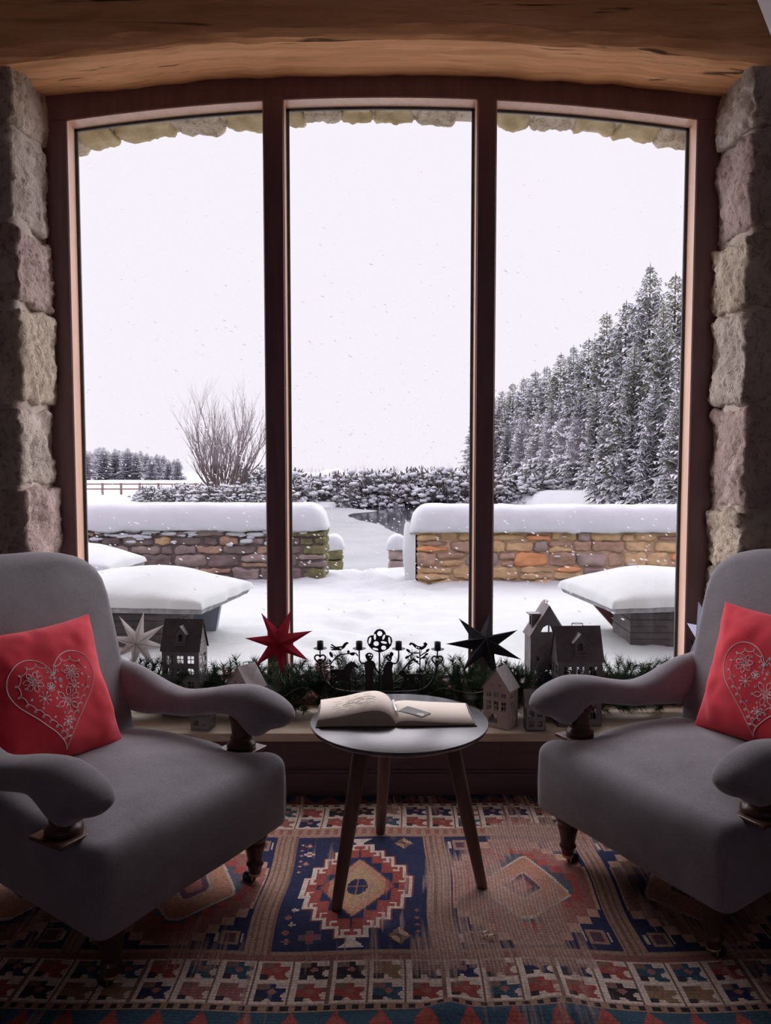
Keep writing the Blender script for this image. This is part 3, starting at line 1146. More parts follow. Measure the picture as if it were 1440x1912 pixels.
            put(inpoly(1.06), cream * .75)
            put(inpoly(.99), peach * .75 + rose * .2)
            put(inpoly(.46), cream * .6); put(inpoly(.41), plum); put(inpoly(.24), rose)
            for (x, y) in ((a + .05, f0 + .07), (b - .05, f0 + .075), (a + .05, f1 - .07), (b - .05, f1 - .07)):
                a_, b_ = np.abs(X - x), np.abs(Y - y)
                put(pm & (a_ < .026) & (b_ < .032), tan * .8); put(pm & (a_ < .016) & (b_ < .02), plum)
                put(pm & (np.abs(a_ - .034) < .004) & (b_ < .022), cream * .8)
    # column strips between the panels
    for a, b in ((-.37, -.30), (.125, .20), (.635, .70), (-.86, -.81), (1.14, 1.21)):
        sm = fieldm & (X > a) & (X < b)
        put(sm, tan * .85)
        k = ((X - a) / .0062).astype(int)
        put(sm & (k % 3 == 1), brown)
    # ---- borders: double rows of compass tiles
    def border(y0, y1, flip):
        bm_ = (Y > y0) & (Y < y1)
        put(bm_, cream)
        hh = (y1 - y0) / 2
        cw = .0955
        ix = np.floor((X + 3) / cw).astype(int)
        iy = np.floor((Y - y0) / hh).astype(int)
        fx = ((X + 3) / cw) % 1
        fy = ((Y - y0) / hh) % 1
        cols = [red, navy, red, blue, rose, dark, red * .9, navy, gold * .6, blue]
        tid = (ix * 3 + iy * 5 + (ix // 3) * 7) % len(cols)
        inside = bm_ & (fx > .13) & (fx < .90) & (fy > .12) & (fy < .90)
        for k, c in enumerate(cols):
            put(inside & (tid == k), c)
        # leaf notches and little secondary blocks in every tile
        put(inside & (fx > .76) & (fy > .30) & (fy < .46), cream)
        put(inside & (fx > .82) & (fy > .22) & (fy < .54), cream)
        put(inside & (fx > .38) & (fx < .52) & (fy < .26), cream)
        put(inside & (fx > .32) & (fx < .58) & (fy < .18), cream)
        put(inside & (fx < .44) & (fy > .66), brown)
        put(inside & (fx > .60) & (fy > .74), cream * .9)
        put(inside & (fx < .36) & (fy < .34), dark * 1.5)
        put(inside & (np.abs(fx - .52) + np.abs(fy - .55) < .14), rose * 1.1)
        put(bm_ & (fx > .93), brown)
    border(1.772, 1.936, 0)
    border(2.668, 2.836, 1)
    def guard(y0, y1, a, b, w):
        g = (Y > y0) & (Y < y1)
        put(g, a)
        put(g & ((((X + 3) / w).astype(int) % 2) == 0) & (Y > y0 + .25 * (y1 - y0)) & (Y < y1 - .2 * (y1 - y0)), b)
    guard(1.745, 1.772, tan * .8, dark, .017)
    guard(2.836, 2.862, cream * .8, dark, .020)
    guard(1.936, 1.960, rose * .9, brown, .013)
    guard(2.608, 2.668, tan * .95, rose, .016)
    # saw-tooth outer borders
    for (y0, y1, s) in ((1.62, 1.745, 1), (2.862, 2.935, -1)):
        g = (Y > y0) & (Y < y1)
        put(g, blue if s > 0 else navy * .8)
        tri = np.abs(((X + 3) / .105) % 1 - .5) * 2
        fy = (Y - y0) / (y1 - y0)
        put(g & (fy < 1.05 - tri * .9), red if s > 0 else plum)
        put(g & (fy < .45 - tri * .5), gold * .5 if s > 0 else red * .4)
    put(Y < 1.62, red * .8)
    put((Y < 1.50), navy)
    # ---- wear: threadbare streaks show the tan warps
    wear = .55 * vnoise(.16, .22, 1) + .30 * vnoise(.02, .10, 2) + .30 * vnoise(.0065, .16, 3)
    bias = np.zeros_like(X)
    bias += .24 * np.exp(-((X - .42) / .26) ** 2) * ((Y > 1.9) & (Y < 2.70))
    bias += .16 * np.exp(-((X - .16) / .05) ** 2) + .10 * np.exp(-((X + .335) / .05) ** 2)
    bias += .17 * np.exp(-((X - .62) / .2) ** 2) * (Y > 2.5)
    bias -= .13 * np.exp(-((X + .10) / .17) ** 2) * (Y > 1.95)
    bias += .12 * np.exp(-((X + .60) / .15) ** 2) * (Y > 2.2)
    wv = np.clip((wear + bias - .70) / .22, 0, .82)[..., None]
    stripe = ((np.floor((X - X0) / cs).astype(int) % 2)[..., None]) * .32 + .72
    C = C * (1 - wv) + (np.array((.40, .25, .19)) * stripe) * wv
    # single knots vary a little
    C *= (.80 + .40 * rng.rand(ny, nx, 1))
    # weft furrow every other row
    C *= (1 - .14 * ((np.arange(ny) % 2)[:, None, None]))
    grey = C.mean(axis=2, keepdims=True)
    C = C * .80 + grey * np.array((.215, .185, .20))
    C = np.clip(C * 1.30, 0, 1)
    # ---- mesh
    gx = X0 + np.arange(nx + 1) * cs
    gy = Y0 + np.arange(ny + 1) * cs
    GX, GY = np.meshgrid(gx, gy)
    Z = np.full_like(GX, .010)
    Z += .016 * np.exp(-((GX - .18 - .55 * (GY - 1.80)) / .045) ** 2) * np.exp(-((GY - 1.74) / .085) ** 2)
    Z += .012 * np.exp(-((GX - .40 + .4 * (GY - 1.84)) / .05) ** 2) * np.exp(-((GY - 1.80) / .075) ** 2)
    Z += .010 * np.exp(-((GY - 1.70 - .03 * np.sin(GX * 5)) / .03) ** 2) * np.exp(-((GX - .25) / .55) ** 2)
    Z += .003 * np.sin(GX * 9 + 2 * np.sin(GY * 6)) * np.sin(GY * 11) + .003
    # wavy hand-woven edges
    PX = GX + .004 * np.sin(GY * 14) + .006 * np.sin(GY * 5 + 1)
    PY = GY + .006 * np.sin(GX * 6.0) + .004 * np.sin(GX * 13 + 2)
    PY = np.minimum(PY, 2.942)
    V = np.stack([PX, PY, Z], -1).reshape(-1, 3)
    # rim that gives the rug its thickness
    me = bpy.data.meshes.new('rug')
    i = (np.arange(ny)[:, None] * (nx + 1) + np.arange(nx)[None, :]).ravel()
    Fq = np.stack([i, i + 1, i + nx + 2, i + nx + 1], -1)
    border_idx = np.concatenate([np.arange(nx + 1), (np.arange(1, ny + 1)) * (nx + 1) + nx, ny * (nx + 1) + np.arange(nx - 1, -1, -1), np.arange(ny - 1, 0, -1) * (nx + 1)])
    lowv = V[border_idx].copy(); lowv[:, 2] = .0005
    nb, nv = len(border_idx), len(V)
    k = np.arange(nb); k2 = (k + 1) % nb
    Fs = np.stack([border_idx[k2], border_idx[k], nv + k, nv + k2], -1)
    V = np.concatenate([V, lowv]); FA = np.concatenate([Fq, Fs])
    me.vertices.add(len(V)); me.vertices.foreach_set('co', V.astype(np.float32).ravel())
    me.loops.add(FA.size); me.loops.foreach_set('vertex_index', FA.astype(np.int32).ravel())
    me.polygons.add(len(FA)); me.polygons.foreach_set('loop_start', (np.arange(len(FA)) * 4).astype(np.int32))
    me.polygons.foreach_set('use_smooth', np.ones(len(FA), dtype=bool))
    me.update(calc_edges=True)
    at_ = me.attributes.new('knot_colour', 'FLOAT_COLOR', 'FACE')
    CC = np.ones((len(FA), 4), dtype=np.float32)
    CC[:, :3] = .20
    CC[:len(Fq), :3] = C.reshape(-1, 3)
    at_.data.foreach_set('color', CC.ravel())
    t = NT('knotted_wool')
    a = t.n('ShaderNodeAttribute', attribute_name='knot_colour')
    v = t.coord()
    nz = t.noise(v, 260, 3, .6)
    t.bsdf(a.outputs['Color'], .95, 0, t.bump(nz, .6, .004), Specular_IOR_Level=.15)
    me.materials.append(t.m)
    o = bpy.data.objects.new('rug', me)
    COL.objects.link(o)
    tag(o, 'worn oriental rug with navy medallion panels lying under the table', 'rug')
make_rug()
# ================================================================ decorations on the sill
M['zinc'] = mottled('dull_grey_zinc', (.22, .21, .215, 1), (.35, .34, .345, 1), 22, .5, .35, .25, 90, .001)
M['zinc_dark'] = mottled('dark_grey_zinc', (.13, .12, .125, 1), (.21, .20, .205, 1), 22, .5, .35, .25, 90, .001)
M['clay'] = mottled('pale_painted_metal', (.55, .47, .44, 1), (.68, .60, .56, 1), 16, .65, 0, .2, 90, .001)
M['roofpale'] = mottled('pale_grey_roof_metal', (.45, .44, .44, 1), (.60, .59, .59, 1), 60, .45, .2, .5, 120, .0015)
M['roofgrey'] = mottled('grey_roof_metal', (.23, .22, .23, 1), (.34, .33, .34, 1), 40, .5, .3, .4, 120, .0015)
M['iron'] = mottled('black_iron', (.010, .010, .012, 1), (.022, .022, .024, 1), 30, .55, 0, .3, 120, .001)

def arch_win(cx, z0, w, h, arched=False):
    if not arched:
        return [(cx - w / 2, z0), (cx + w / 2, z0), (cx + w / 2, z0 + h), (cx - w / 2, z0 + h)]
    pts = [(cx - w / 2, z0), (cx + w / 2, z0)]
    for k in range(7):
        a = PI * k / 6
        pts.append((cx + w / 2 * math.cos(a), z0 + h - w / 2 + w / 2 * math.sin(a)))
    return pts

def casement(cx, z0, w, h, arched=False):
    """one window = two lights side by side, each split by a glazing bar"""
    g = w * .10
    out = []
    for s in (-1, 1):
        x = cx + s * (w / 4 + g / 4)
        out.append(arch_win(x, z0, w / 2 - g / 2, h * .56))
        out.append(arch_win(x, z0 + h * .64, w / 2 - g / 2, h * .36))
    return out

def house(label, loc, rz, w, d, eave, ridge, along, fl, cols, wall, roof, dormer=False, door=False, chimney=False, attic=True, ring=True, group='metal lantern houses on the sill'):
    """along 'x': ridge runs across the front; 'y': gable faces the front. fl = list of (z0, h) window rows"""
    t = empty('lantern_house', loc, label, 'house ornament', group, None, rz)
    th = .0022
    def walls_x(gable, ww):
        o = [(-ww / 2, 0), (ww / 2, 0), (ww / 2, eave)]
        if gable: o.append((0, ridge))
        o.append((-ww / 2, eave))
        return o
    def holes(n, ww, front):
        hs = []
        for r, (z0, h) in enumerate(fl):
            for k in range(n):
                cx = ww * ((k + .5) / n - .5) * .86
                if r == 0 and door and front:
                    continue
                hs += casement(cx, z0, ww / n * .52, h)
        if door and front:
            hs.append(arch_win(-ww * .12, .02, ww * .34, fl[0][1] * 1.0))
        return hs
    def gable_holes(ww):
        if not attic: return []
        hh = ridge - eave
        if attic == 'arch':
            r = ww * .22
            return [[(-.003, eave + hh * .12), (-.003, eave + hh * .12 + r * .9), (-r * .7, eave + hh * .12 + r * .6), (-r, eave + hh * .12)],
                    [(.003, eave + hh * .12), (r, eave + hh * .12), (r * .7, eave + hh * .12 + r * .6), (.003, eave + hh * .12 + r * .9)],
                    arch_win(-ww * .10, eave - hh * .5, ww * .07, hh * .16), arch_win(-ww * .30, eave - hh * .9, ww * .07, hh * .16)]
        return [ell(-ww * .14, eave + hh * .22, ww * .035, ww * .035, 8), ell(ww * .14, eave + hh * .22, ww * .035, ww * .035, 8)]
    gf = along == 'y'
    m = MB()
    nside = max(1, cols - 1)
    for s in (-1, 1):
        if s < 0:
            hs = holes(cols, w, True) + (gable_holes(w) if gf else [])
        else:
            hs = [arch_win(0, max(.006, z0_ - .022), w * .84, h_) for z0_, h_ in fl]
            if gf and attic: hs.append([(-w * .34, eave - .035), (w * .34, eave - .035), (w * .26, eave + .01), (0, eave + (ridge - eave) * .62), (-w * .26, eave + .01)])
        m.plate(walls_x(gf, w), hs, th, lambda a, b, dd, s=s: (a, s * (d / 2 - dd), b))
        hs = holes(nside, d, False) + ([] if gf else gable_holes(d))
        m.plate(walls_x(not gf, d), hs, th, lambda a, b, dd, s=s: (s * (w / 2 - dd), a, b))
    m.box((-w / 2, -d / 2, 0), (w / 2, d / 2, .003))
    # string courses
    for z0, h in fl[1:]:
        z = z0 - .010
        m.box((-w / 2 - .002, -d / 2 - .002, z), (w / 2 + .002, -d / 2 + .001, z + .003))
    m.build('house_walls', wall, t, True)
    m = MB()
    span = (w if gf else d) / 2
    ln = (d if gf else w) / 2 + .006
    over = 1.10
    sl = (ridge - eave)
    for s in (-1, 1):
        def rf(a, b, dd, s=s):
            # a along ridge, b 0 at ridge .. 1 at eave edge
            off = s * span * b * over
            z = ridge + .004 - sl * b * over + dd
            return (off, a, z) if gf else (a, off, z)
        m.plate([(-ln, 0), (ln, 0), (ln, 1), (-ln, 1)], t=.003, fn=rf)
    m.build('house_roof', roof, t, True)
    if dormer:
        dw, dh = w * .27, sl * .62
        m = MB()
        if gf:   # dormer on the left slope
            x1, x0 = -span * .30, -span * 1.0
            zb = ridge - sl * .78
            m.plate([(-dw / 2, zb), (dw / 2, zb), (dw / 2, zb + dh * .75), (-dw / 2, zb + dh * .75)], [arch_win(0, zb + dh * .12, dw * .5, dh * .5)], .003, lambda a, b, dd: (x0 * .86 + dd, a, b))
            m.plate([(x0 * .86, zb), (x1, zb + dh * .75), (x0 * .86, zb + dh * .75)], (), .003, lambda a, b, dd: (a, -dw / 2 + dd, b))
            m.plate([(x0 * .86, zb), (x1, zb + dh * .75), (x0 * .86, zb + dh * .75)], (), .003, lambda a, b, dd: (a, dw / 2 - dd, b))
            m.box((x0 * 1.02, -dw / 2 - .004, zb + dh * .75), (x1 + .012, dw / 2 + .004, zb + dh * .75 + .004))
        else:
            yf = -span * .86
            zb = ridge - sl * .80
            yb = -span * .18
            m.plate([(-dw / 2, zb), (dw / 2, zb), (dw / 2, zb + dh * .60), (0, zb + dh), (-dw / 2, zb + dh * .60)], [arch_win(0, zb + dh * .16, dw * .42, dh * .42, True)], .003, lambda a, b, dd: (a, yf + dd, b))
            for s in (-1, 1):
                m.plate([(yf, zb), (yb, zb + dh * .6), (yf, zb + dh * .6)], (), .003, lambda a, b, dd, s=s: (s * (dw / 2 - dd), a, b))
            m.box((-dw * .5, yf - .012, zb - .004), (dw * .5, yf, zb))
            m.box((-dw * .44, yf - .012, zb), (-dw * .40, yf - .009, zb + .012)); m.box((dw * .40, yf - .012, zb), (dw * .44, yf - .009, zb + .012)); m.box((-dw * .44, yf - .012, zb + .010), (dw * .44, yf - .009, zb + .013))
        dm = m.build('dormer', wall, t, True)
        if not gf:
            m = MB()
            for s in (-1, 1):
                m.plate([(yf - .008, 0), (yb + .02, 0), (yb + .02, 1), (yf - .008, 1)], (), .003, lambda a, b, dd, s=s: (s * b * dw * .66, a, zb + dh * 1.04 - b * dh * .50 + dd))
            m.build('dormer_roof', M['roofpale'] if roof is not M['zinc_dark'] else M['roofgrey'], dm, True)
    if ring:
        m = MB()
        r = min(.022, w * .13)
        pts = [(0, 0, 0)] * 0
        def rp(a_, b_): return (b_, a_, 0) if gf else (a_, b_, 0)
        pts = [(*rp(r * math.cos(2 * PI * k / 20), r * .5 * math.sin(2 * PI * k / 20))[:2], ridge + .016) for k in range(21)]
        m.tube(pts, .0012, 6)
        [m.tube([(*rp(q_, 0)[:2], ridge), (*rp(q_, 0)[:2], ridge + .016)], .0014, 6) for q_ in (-r, r)]
        m.build('carrying_ring', M['iron'], t, True)
    return t

def hx(px, Y): return at(px, 1340, Y).x
house('tall grey metal house with a dormer, behind the left armchair arm', (hx(347, 3.17), 3.17, ZS), math.radians(-6), .156, .105, .283, .395, 'x',
      [(.03, .05), (.115, .038), (.172, .034), (.222, .036)], 3, M['zinc'], M['zinc_dark'], dormer=True)
house('white metal house with a pale roof, beside the red star', (hx(461, 3.06), 3.06, ZS), math.radians(-36), .125, .085, .155, .232, 'y',
      [(.025, .04), (.09, .04)], 3, M['clay'], M['roofpale'])
house('tiny grey metal house at the sill edge under the left armchair arm', (hx(380, 3.0), 2.995, ZS), math.radians(-10), .078, .060, .095, .145, 'x',
      [(.018, .022), (.055, .022)], 2, M['zinc'], M['roofgrey'], ring=False)
house('tallest grey metal house, gable front and dormer, near the right mullion', (hx(1017, 3.20), 3.205, ZS), math.radians(4), .150, .100, .335, .455, 'y',
      [(.03, .055), (.12, .07)], 3, M['zinc'], M['zinc'], dormer=True, attic='arch')
house('grey metal house with a long dormer roof, above the right armchair arm', (hx(1076, 3.06), 3.065, ZS), math.radians(2), .175, .110, .268, .388, 'x',
      [(.03, .05), (.112, .05), (.205, .036)], 3, M['zinc_dark'], M['zinc_dark'], dormer=True)
house('pale beige metal house with a steep roof, right behind the round table', (hx(935, 3.025), 3.03, ZS), math.radians(-33), .112, .085, .155, .232, 'y',
      [(.02, .034), (.068, .04), (.123, .018)], 3, M['clay'], M['roofpale'], door=True)
house('small dark grey metal house beside the pale beige house', (hx(998, 2.99), 2.99, ZS), math.radians(0), .076, .060, .096, .152, 'x',
      [(.016, .024), (.056, .024)], 2, M['zinc'], M['roofgrey'])

# ---------------------------------------------------------------- paper stars
def paper(name, c1, c2):
    t = NT(name)
    v = t.coord()
    f = t.noise(v, 60, 3, .6)
    col = t.ramp(f, [(.3, c1), (.7, c2)])
    d = t.n('ShaderNodeBsdfDiffuse'); t.l(col, d.inputs['Color'])
    tl = t.n('ShaderNodeBsdfTranslucent'); t.l(col, tl.inputs['Color'])
    mx_ = t.n('ShaderNodeMixShader'); mx_.inputs[0].default_value = .42
    t.l(d.outputs[0], mx_.inputs[1]); t.l(tl.outputs[0], mx_.inputs[2])
    t.l(mx_.outputs[0], t.out.inputs['Surface'])
    return t.m
M['p_white'] = paper('white_paper', (.72, .69, .68, 1), (.78, .76, .75, 1))
M['p_blue'] = paper('pale_blue_paper', (.62, .66, .80, 1), (.70, .74, .86, 1))
M['p_red'] = paper('crimson_paper', (.34, .035, .060, 1), (.42, .05, .08, 1))
M['p_black'] = paper('anthracite_paper', (.045, .042, .050, 1), (.065, .062, .072, 1))
M['p_brown'] = paper('dark_brown_paper', (.030, .022, .022, 1), (.045, .032, .03, 1))
M['cord'] = mottled('white_cord', (.6, .58, .56, 1), (.7, .68, .66, 1), 40, .8)

def star(label, c, normal, R, n, rot, mat, inner=.36, apex=.30, radii=None, back=1.0):
    t = empty('paper_star', c, label, 'star', 'folded paper stars on the sill')
    nrm = Vector(normal).normalized()
    ux = Vector((0, 0, 1)).cross(nrm)
    if ux.length < .01: ux = Vector((1, 0, 0))
    ux.normalize()
    uy = nrm.cross(ux)
    C0 = Vector(c)
    m = MB()
    pts = []
    for k in range(n):
        a = rot + 2 * PI * k / n
        rr = R * (radii[k] if radii else 1)
        pts.append(C0 + ux * rr * math.cos(a) + uy * rr * math.sin(a))
        b = a + PI / n
        pts.append(C0 + ux * R * inner * math.cos(b) + uy * R * inner * math.sin(b) - nrm * 0)
    vs = pts + [C0 + nrm * R * apex, C0 - nrm * R * apex * back]
    k2 = 2 * n
    fs = []
    for i in range(k2):
        j = (i + 1) % k2
        fs.append((k2, i, j)); fs.append((k2 + 1, j, i))
    m.add(vs, fs)
    m.build('folded_points', mat, t)
    # raised paper creases from the centre to each tip
    m = MB()
    for k in range(n):
        m.tube([C0 + nrm * (R * apex - .0005), pts[2 * k]], [.0012, .0006], 4)
    m.build('folded_crease', mat, t)
    return t
c = at(522, 1199, 3.11)
star('crimson paper star in front of the left mullion', c, (.05, -1, .05), .142, 7, math.radians(70), M['p_red'])
c = at(257, 1199, 3.17)
star('white paper star beside the left armchair back', c, (.12, -1, .0), .132, 8, math.radians(78), M['p_white'], .34)
c = at(905, 1203, 3.14)
star('dark anthracite paper star in front of the right mullion', c, (.02, -.72, .69), .160, 7, math.radians(76), M['p_black'])
c = at(1331, 1190, 3.03)
star('pale blue paper star turned sideways behind the right armchair back', c, (-.955, -.30, .02), .155, 8, math.radians(80), M['p_blue'], .40, .52, None, .12)
c = at(1322, 1236, 3.17)
star('dark brown paper star half hidden behind the right armchair arm', c, (-.3, -.9, .35), .125, 7, math.radians(180), M['p_brown'])

# ---------------------------------------------------------------- black candle arch with folk figures
YC = 3.045
def K(cx, cy, d=0.0):
    px, py = 560 + cx / 5.143, 1160 + cy / 5.143
    return ((px - 720) / 464.0, YC + d, .643 - (py - 1175) / 460.0)
cand = empty('candelabra', (K(765, 0)[0], YC, ZS), 'black iron candle arch with folk figures and four candle cups', 'candle holder')
def flat(name, outline, holes=(), t=.004, parent=cand, extra=()):
    m = MB()
    m.plate(outline, holes, t, fn=lambda a, b, d: K(a, b, d - t / 2))
    for pts, r in extra:
        m.tube([K(*p) for p in spline(pts, 5)] if len(pts) > 2 else [K(*p) for p in pts], r, 6)
    return m.build(name, M['iron'], parent)
def bar(name, paths, r=.0026, leaves=(), parent=cand):
    m = MB()
    for pts in paths:
        m.tube([K(*p) for p in (spline(pts, 6) if len(pts) > 2 else [Vector(q) for q in pts])], r, 6)
    for (x, y, rx, ry, rot) in leaves:
        m.plate(ell(x, y, rx, ry, 12, rot), (), .003, fn=lambda a, b, d: K(a, b, d - .0015))
    return m.build(name, M['iron'], parent)
bar('curved_frame', [[(195, 405), (215, 490), (260, 580), (340, 645), (480, 672), (765, 676), (1040, 672), (1180, 650), (1265, 575), (1305, 490), (1316, 420)]], .0042)
zb = [(600, 676), (765, 676), (930, 676)]
m = MB()
for x in (560, 970):
    a = Vector(K(x, 672)); b = Vector((a.x, YC - .055, ZS + .004)); b2 = Vector((a.x, YC + .055, ZS + .004))
    m.tube([b, a.lerp(b, .1), a, a.lerp(b2, .1), b2], .004, 8)
a, b = Vector(K(560, 672)), Vector(K(970, 672))
for y in (-.055, .055):
    m.tube([(a.x, YC + y, ZS + .004), (b.x, YC + y, ZS + .004)], .004, 8)
m.build('foot', M['iron'], cand)
for (x, y) in ((200, 262), (572, 264), (948, 266), (1320, 270)):
    p = K(x, y)
    m = MB()
    m.lathe([(.001, -.003), (.014, -.002), (.0262, .0025), (.0268, .0035), (.014, .0005), (.001, 0)], p, 28)
    pl_ = m.build('drip_plate', M['iron'], cand)
    m = MB()
    m.lathe([(.001, 0), (.0126, 0), (.0130, .002), (.0130, .032), (.0118, .032), (.0112, .012), (.001, .011)], p, 24)
    m.build('candle_cup', M['iron'], pl_)
def heart_pts(cx, cy, s):
    out = []
    for k in range(29):
        a = 2 * PI * k / 28
        out.append((cx + s * 16 * math.sin(a) ** 3 / 16, cy - s * (13 * math.cos(a) - 5 * math.cos(2 * a) - 2 * math.cos(3 * a) - math.cos(4 * a)) / 16))
    return out
for (x, y, yt) in ((198, 358, 264), (1318, 370, 272)):
    m = MB()
    m.tube([K(*p) for p in heart_pts(x, y, 52)], .0034, 6)
    m.tube([K(x, yt), K(x, y - 28)], .0026, 6)
    m.tube([K(x, y + 55), K(x - 3, y + 5), K(x - 2, y - 2)], .0022, 6)
    for dx in (-10, 10):
        m.plate(ell(x + dx, y + 12, 8, 14, 10, 20 * (dx > 0) - 20 * (dx < 0)), (), .003, fn=lambda a, b, d: K(a, b, d))
    m.build('heart_motif', M['iron'], cand)
# tree of hearts and apples
tr_out = [(765, 296), (728, 284), (690, 262), (660, 228), (647, 188), (655, 150), (680, 132), (708, 130), (716, 102), (738, 78), (768, 70), (800, 78), (822, 104), (828, 130), (856, 132), (880, 152), (888, 186), (878, 226), (850, 260), (806, 284)]
tr_h = [ell(768, 114, 25, 25, 12), ell(722, 146, 11, 30, 10), ell(806, 148, 11, 27, 10, 20), ell(674, 180, 12, 34, 10, 12), ell(860, 180, 11, 36, 10, -8), ell(734, 210, 26, 24, 12), ell(808, 199, 31, 12, 10, 12), ell(727, 262, 30, 11, 10, 14), ell(805, 250, 24, 22, 12)]
flat('tree_motif', tr_out, tr_h, .004, cand, [([(765, 285), (765, 676)], .0034)])
flat('bird_motif', [(475, 205), (455, 194), (432, 204), (408, 234), (348, 240), (308, 214), (300, 222), (338, 248), (300, 238), (296, 248), (332, 260), (298, 262), (312, 273), (390, 274), (430, 252), (452, 220)],
     [ell(395, 254, 14, 5, 8)], .004, cand, [([(380, 272), (380, 318)], .0016), ([(396, 272), (396, 316)], .0016)])
flat('bird_motif', [(1048, 220), (1052, 206), (1070, 199), (1092, 206), (1130, 232), (1172, 240), (1190, 226), (1184, 206), (1204, 196), (1224, 214), (1210, 242), (1180, 266), (1130, 266), (1096, 242), (1074, 216), (1058, 228)],
     [ell(1120, 244, 5, 9, 8, -30), ell(1140, 250, 5, 8, 8, -30)], .004, cand, [([(1150, 264), (1148, 300)], .0016), ([(1165, 264), (1162, 300)], .0016)])
flat('horse_motif', [(290, 478), (300, 457), (420, 455), (440, 420), (470, 394), (488, 388), (494, 372), (506, 388), (526, 380), (530, 396), (572, 440), (556, 452), (522, 428), (505, 452), (490, 490), (486, 560), (486, 660), (470, 660), (466, 570), (450, 562), (448, 660), (432, 660), (428, 562), (372, 556), (350, 566), (344, 655), (332, 655), (330, 566), (318, 556), (312, 645), (300, 645), (302, 540)],
     [ell(325, 500, 7, 7, 8), ell(345, 520, 7, 7, 8), ell(322, 530, 7, 7, 8)], .004, cand, [([(292, 480), (262, 500), (256, 540), (240, 570)], .003)])
flat('figure_motif', [(632, 386), (650, 372), (688, 370), (712, 382), (726, 404), (724, 438), (708, 440), (700, 530), (708, 540), (706, 655), (628, 655), (630, 540), (622, 420)],
     [], .004, cand, [([(636, 392), (600, 398), (576, 372), (572, 320), (572, 266)], .0032), ([(722, 430), (738, 470), (760, 484)], .003)])
flat('figure_head', [(648, 372), (632, 340), (630, 316), (650, 300), (672, 296), (698, 306), (708, 326), (700, 350), (684, 372)], [ell(668, 318, 12, 8, 8), ell(690, 322, 6, 9, 8), ell(680, 344, 9, 4, 8)], .004)
flat('figure_motif', [(838, 382), (880, 380), (896, 410), (886, 450), (892, 540), (902, 660), (780, 660), (786, 540), (812, 450), (820, 410)],
     [], .004, cand, [([(884, 396), (915, 402), (938, 378), (948, 330), (948, 268)], .0032), ([(824, 410), (800, 470), (770, 486), (738, 470), (720, 440)], .003)])
flat('figure_head', [(846, 378), (830, 352), (832, 328), (852, 316), (866, 314), (864, 298), (880, 290), (898, 300), (898, 320), (886, 334), (884, 356), (874, 378)], [ell(850, 340, 8, 7, 8), ell(862, 356, 9, 4, 8)], .004)
flat('goat_motif', [(940, 500), (962, 472), (988, 458), (1010, 476), (1022, 500), (1170, 500), (1180, 520), (1172, 560), (1180, 650), (1166, 650), (1156, 570), (1140, 566), (1142, 650), (1128, 650), (1122, 570), (1060, 566), (1060, 650), (1046, 650), (1040, 570), (1028, 566), (1030, 650), (1016, 650), (1008, 566), (992, 530), (962, 512)],
     [ell(1038, 545, 10, 12, 8), ell(1115, 528, 7, 7, 8), ell(1104, 545, 7, 7, 8), ell(1128, 545, 7, 7, 8)], .004, cand, [([(990, 466), (1040, 400), (1098, 352)], .0042), ([(1176, 515), (1210, 500), (1240, 500)], .003)])
bar('leafy_branch', [[(210, 432), (275, 426), (325, 372), (375, 322), (470, 306)], [(335, 360), (380, 356), (404, 384), (400, 410)], [(300, 405), (265, 396)], [(470, 306), (530, 300), (560, 330)]], .0026,
    [(304, 316, 15, 30, -25), (292, 376, 10, 18, -35), (262, 398, 9, 16, -30), (312, 432, 22, 10, 20), (468, 288, 14, 14, 0), (505, 310, 24, 14, 10)])
bar('leafy_branch', [[(540, 665), (540, 545)], [(500, 470), (520, 510), (540, 550), (575, 505), (612, 470)], [(500, 525), (520, 545), (540, 560), (580, 540), (612, 490)], [(482, 612), (505, 598), (540, 640), (575, 600), (600, 612)], [(500, 578), (520, 572), (540, 600), (565, 574), (582, 580)]], .0026,
    [(500, 470, 12, 7, 0), (612, 470, 12, 7, 0)])
bar('leafy_branch', [[(1150, 505), (1152, 400), (1150, 296)], [(1040, 285), (1075, 300), (1150, 300)], [(1040, 335), (1085, 305)], [(1230, 280), (1195, 300), (1150, 330)], [(1210, 320), (1150, 360)], [(1092, 370), (1150, 410)], [(1300, 500), (1235, 496), (1205, 470), (1208, 400)], [(1204, 462), (1168, 470), (1150, 440)], [(930, 600), (950, 560), (1000, 540), (1150, 500)]], .0026,
    [(1038, 276, 22, 12, 35), (1030, 340, 24, 12, -30), (1226, 272, 20, 10, -30), (1214, 312, 18, 10, -20), (1190, 345, 16, 9, -20), (1098, 362, 18, 10, 30), (1210, 392, 12, 20, 0), (1164, 474, 20, 9, 0), (1232, 480, 18, 9, -20), (915, 590, 16, 16, 0), (945, 592, 14, 12, 20), (1130, 340, 16, 9, 30), (1125, 380, 14, 9, 20)])

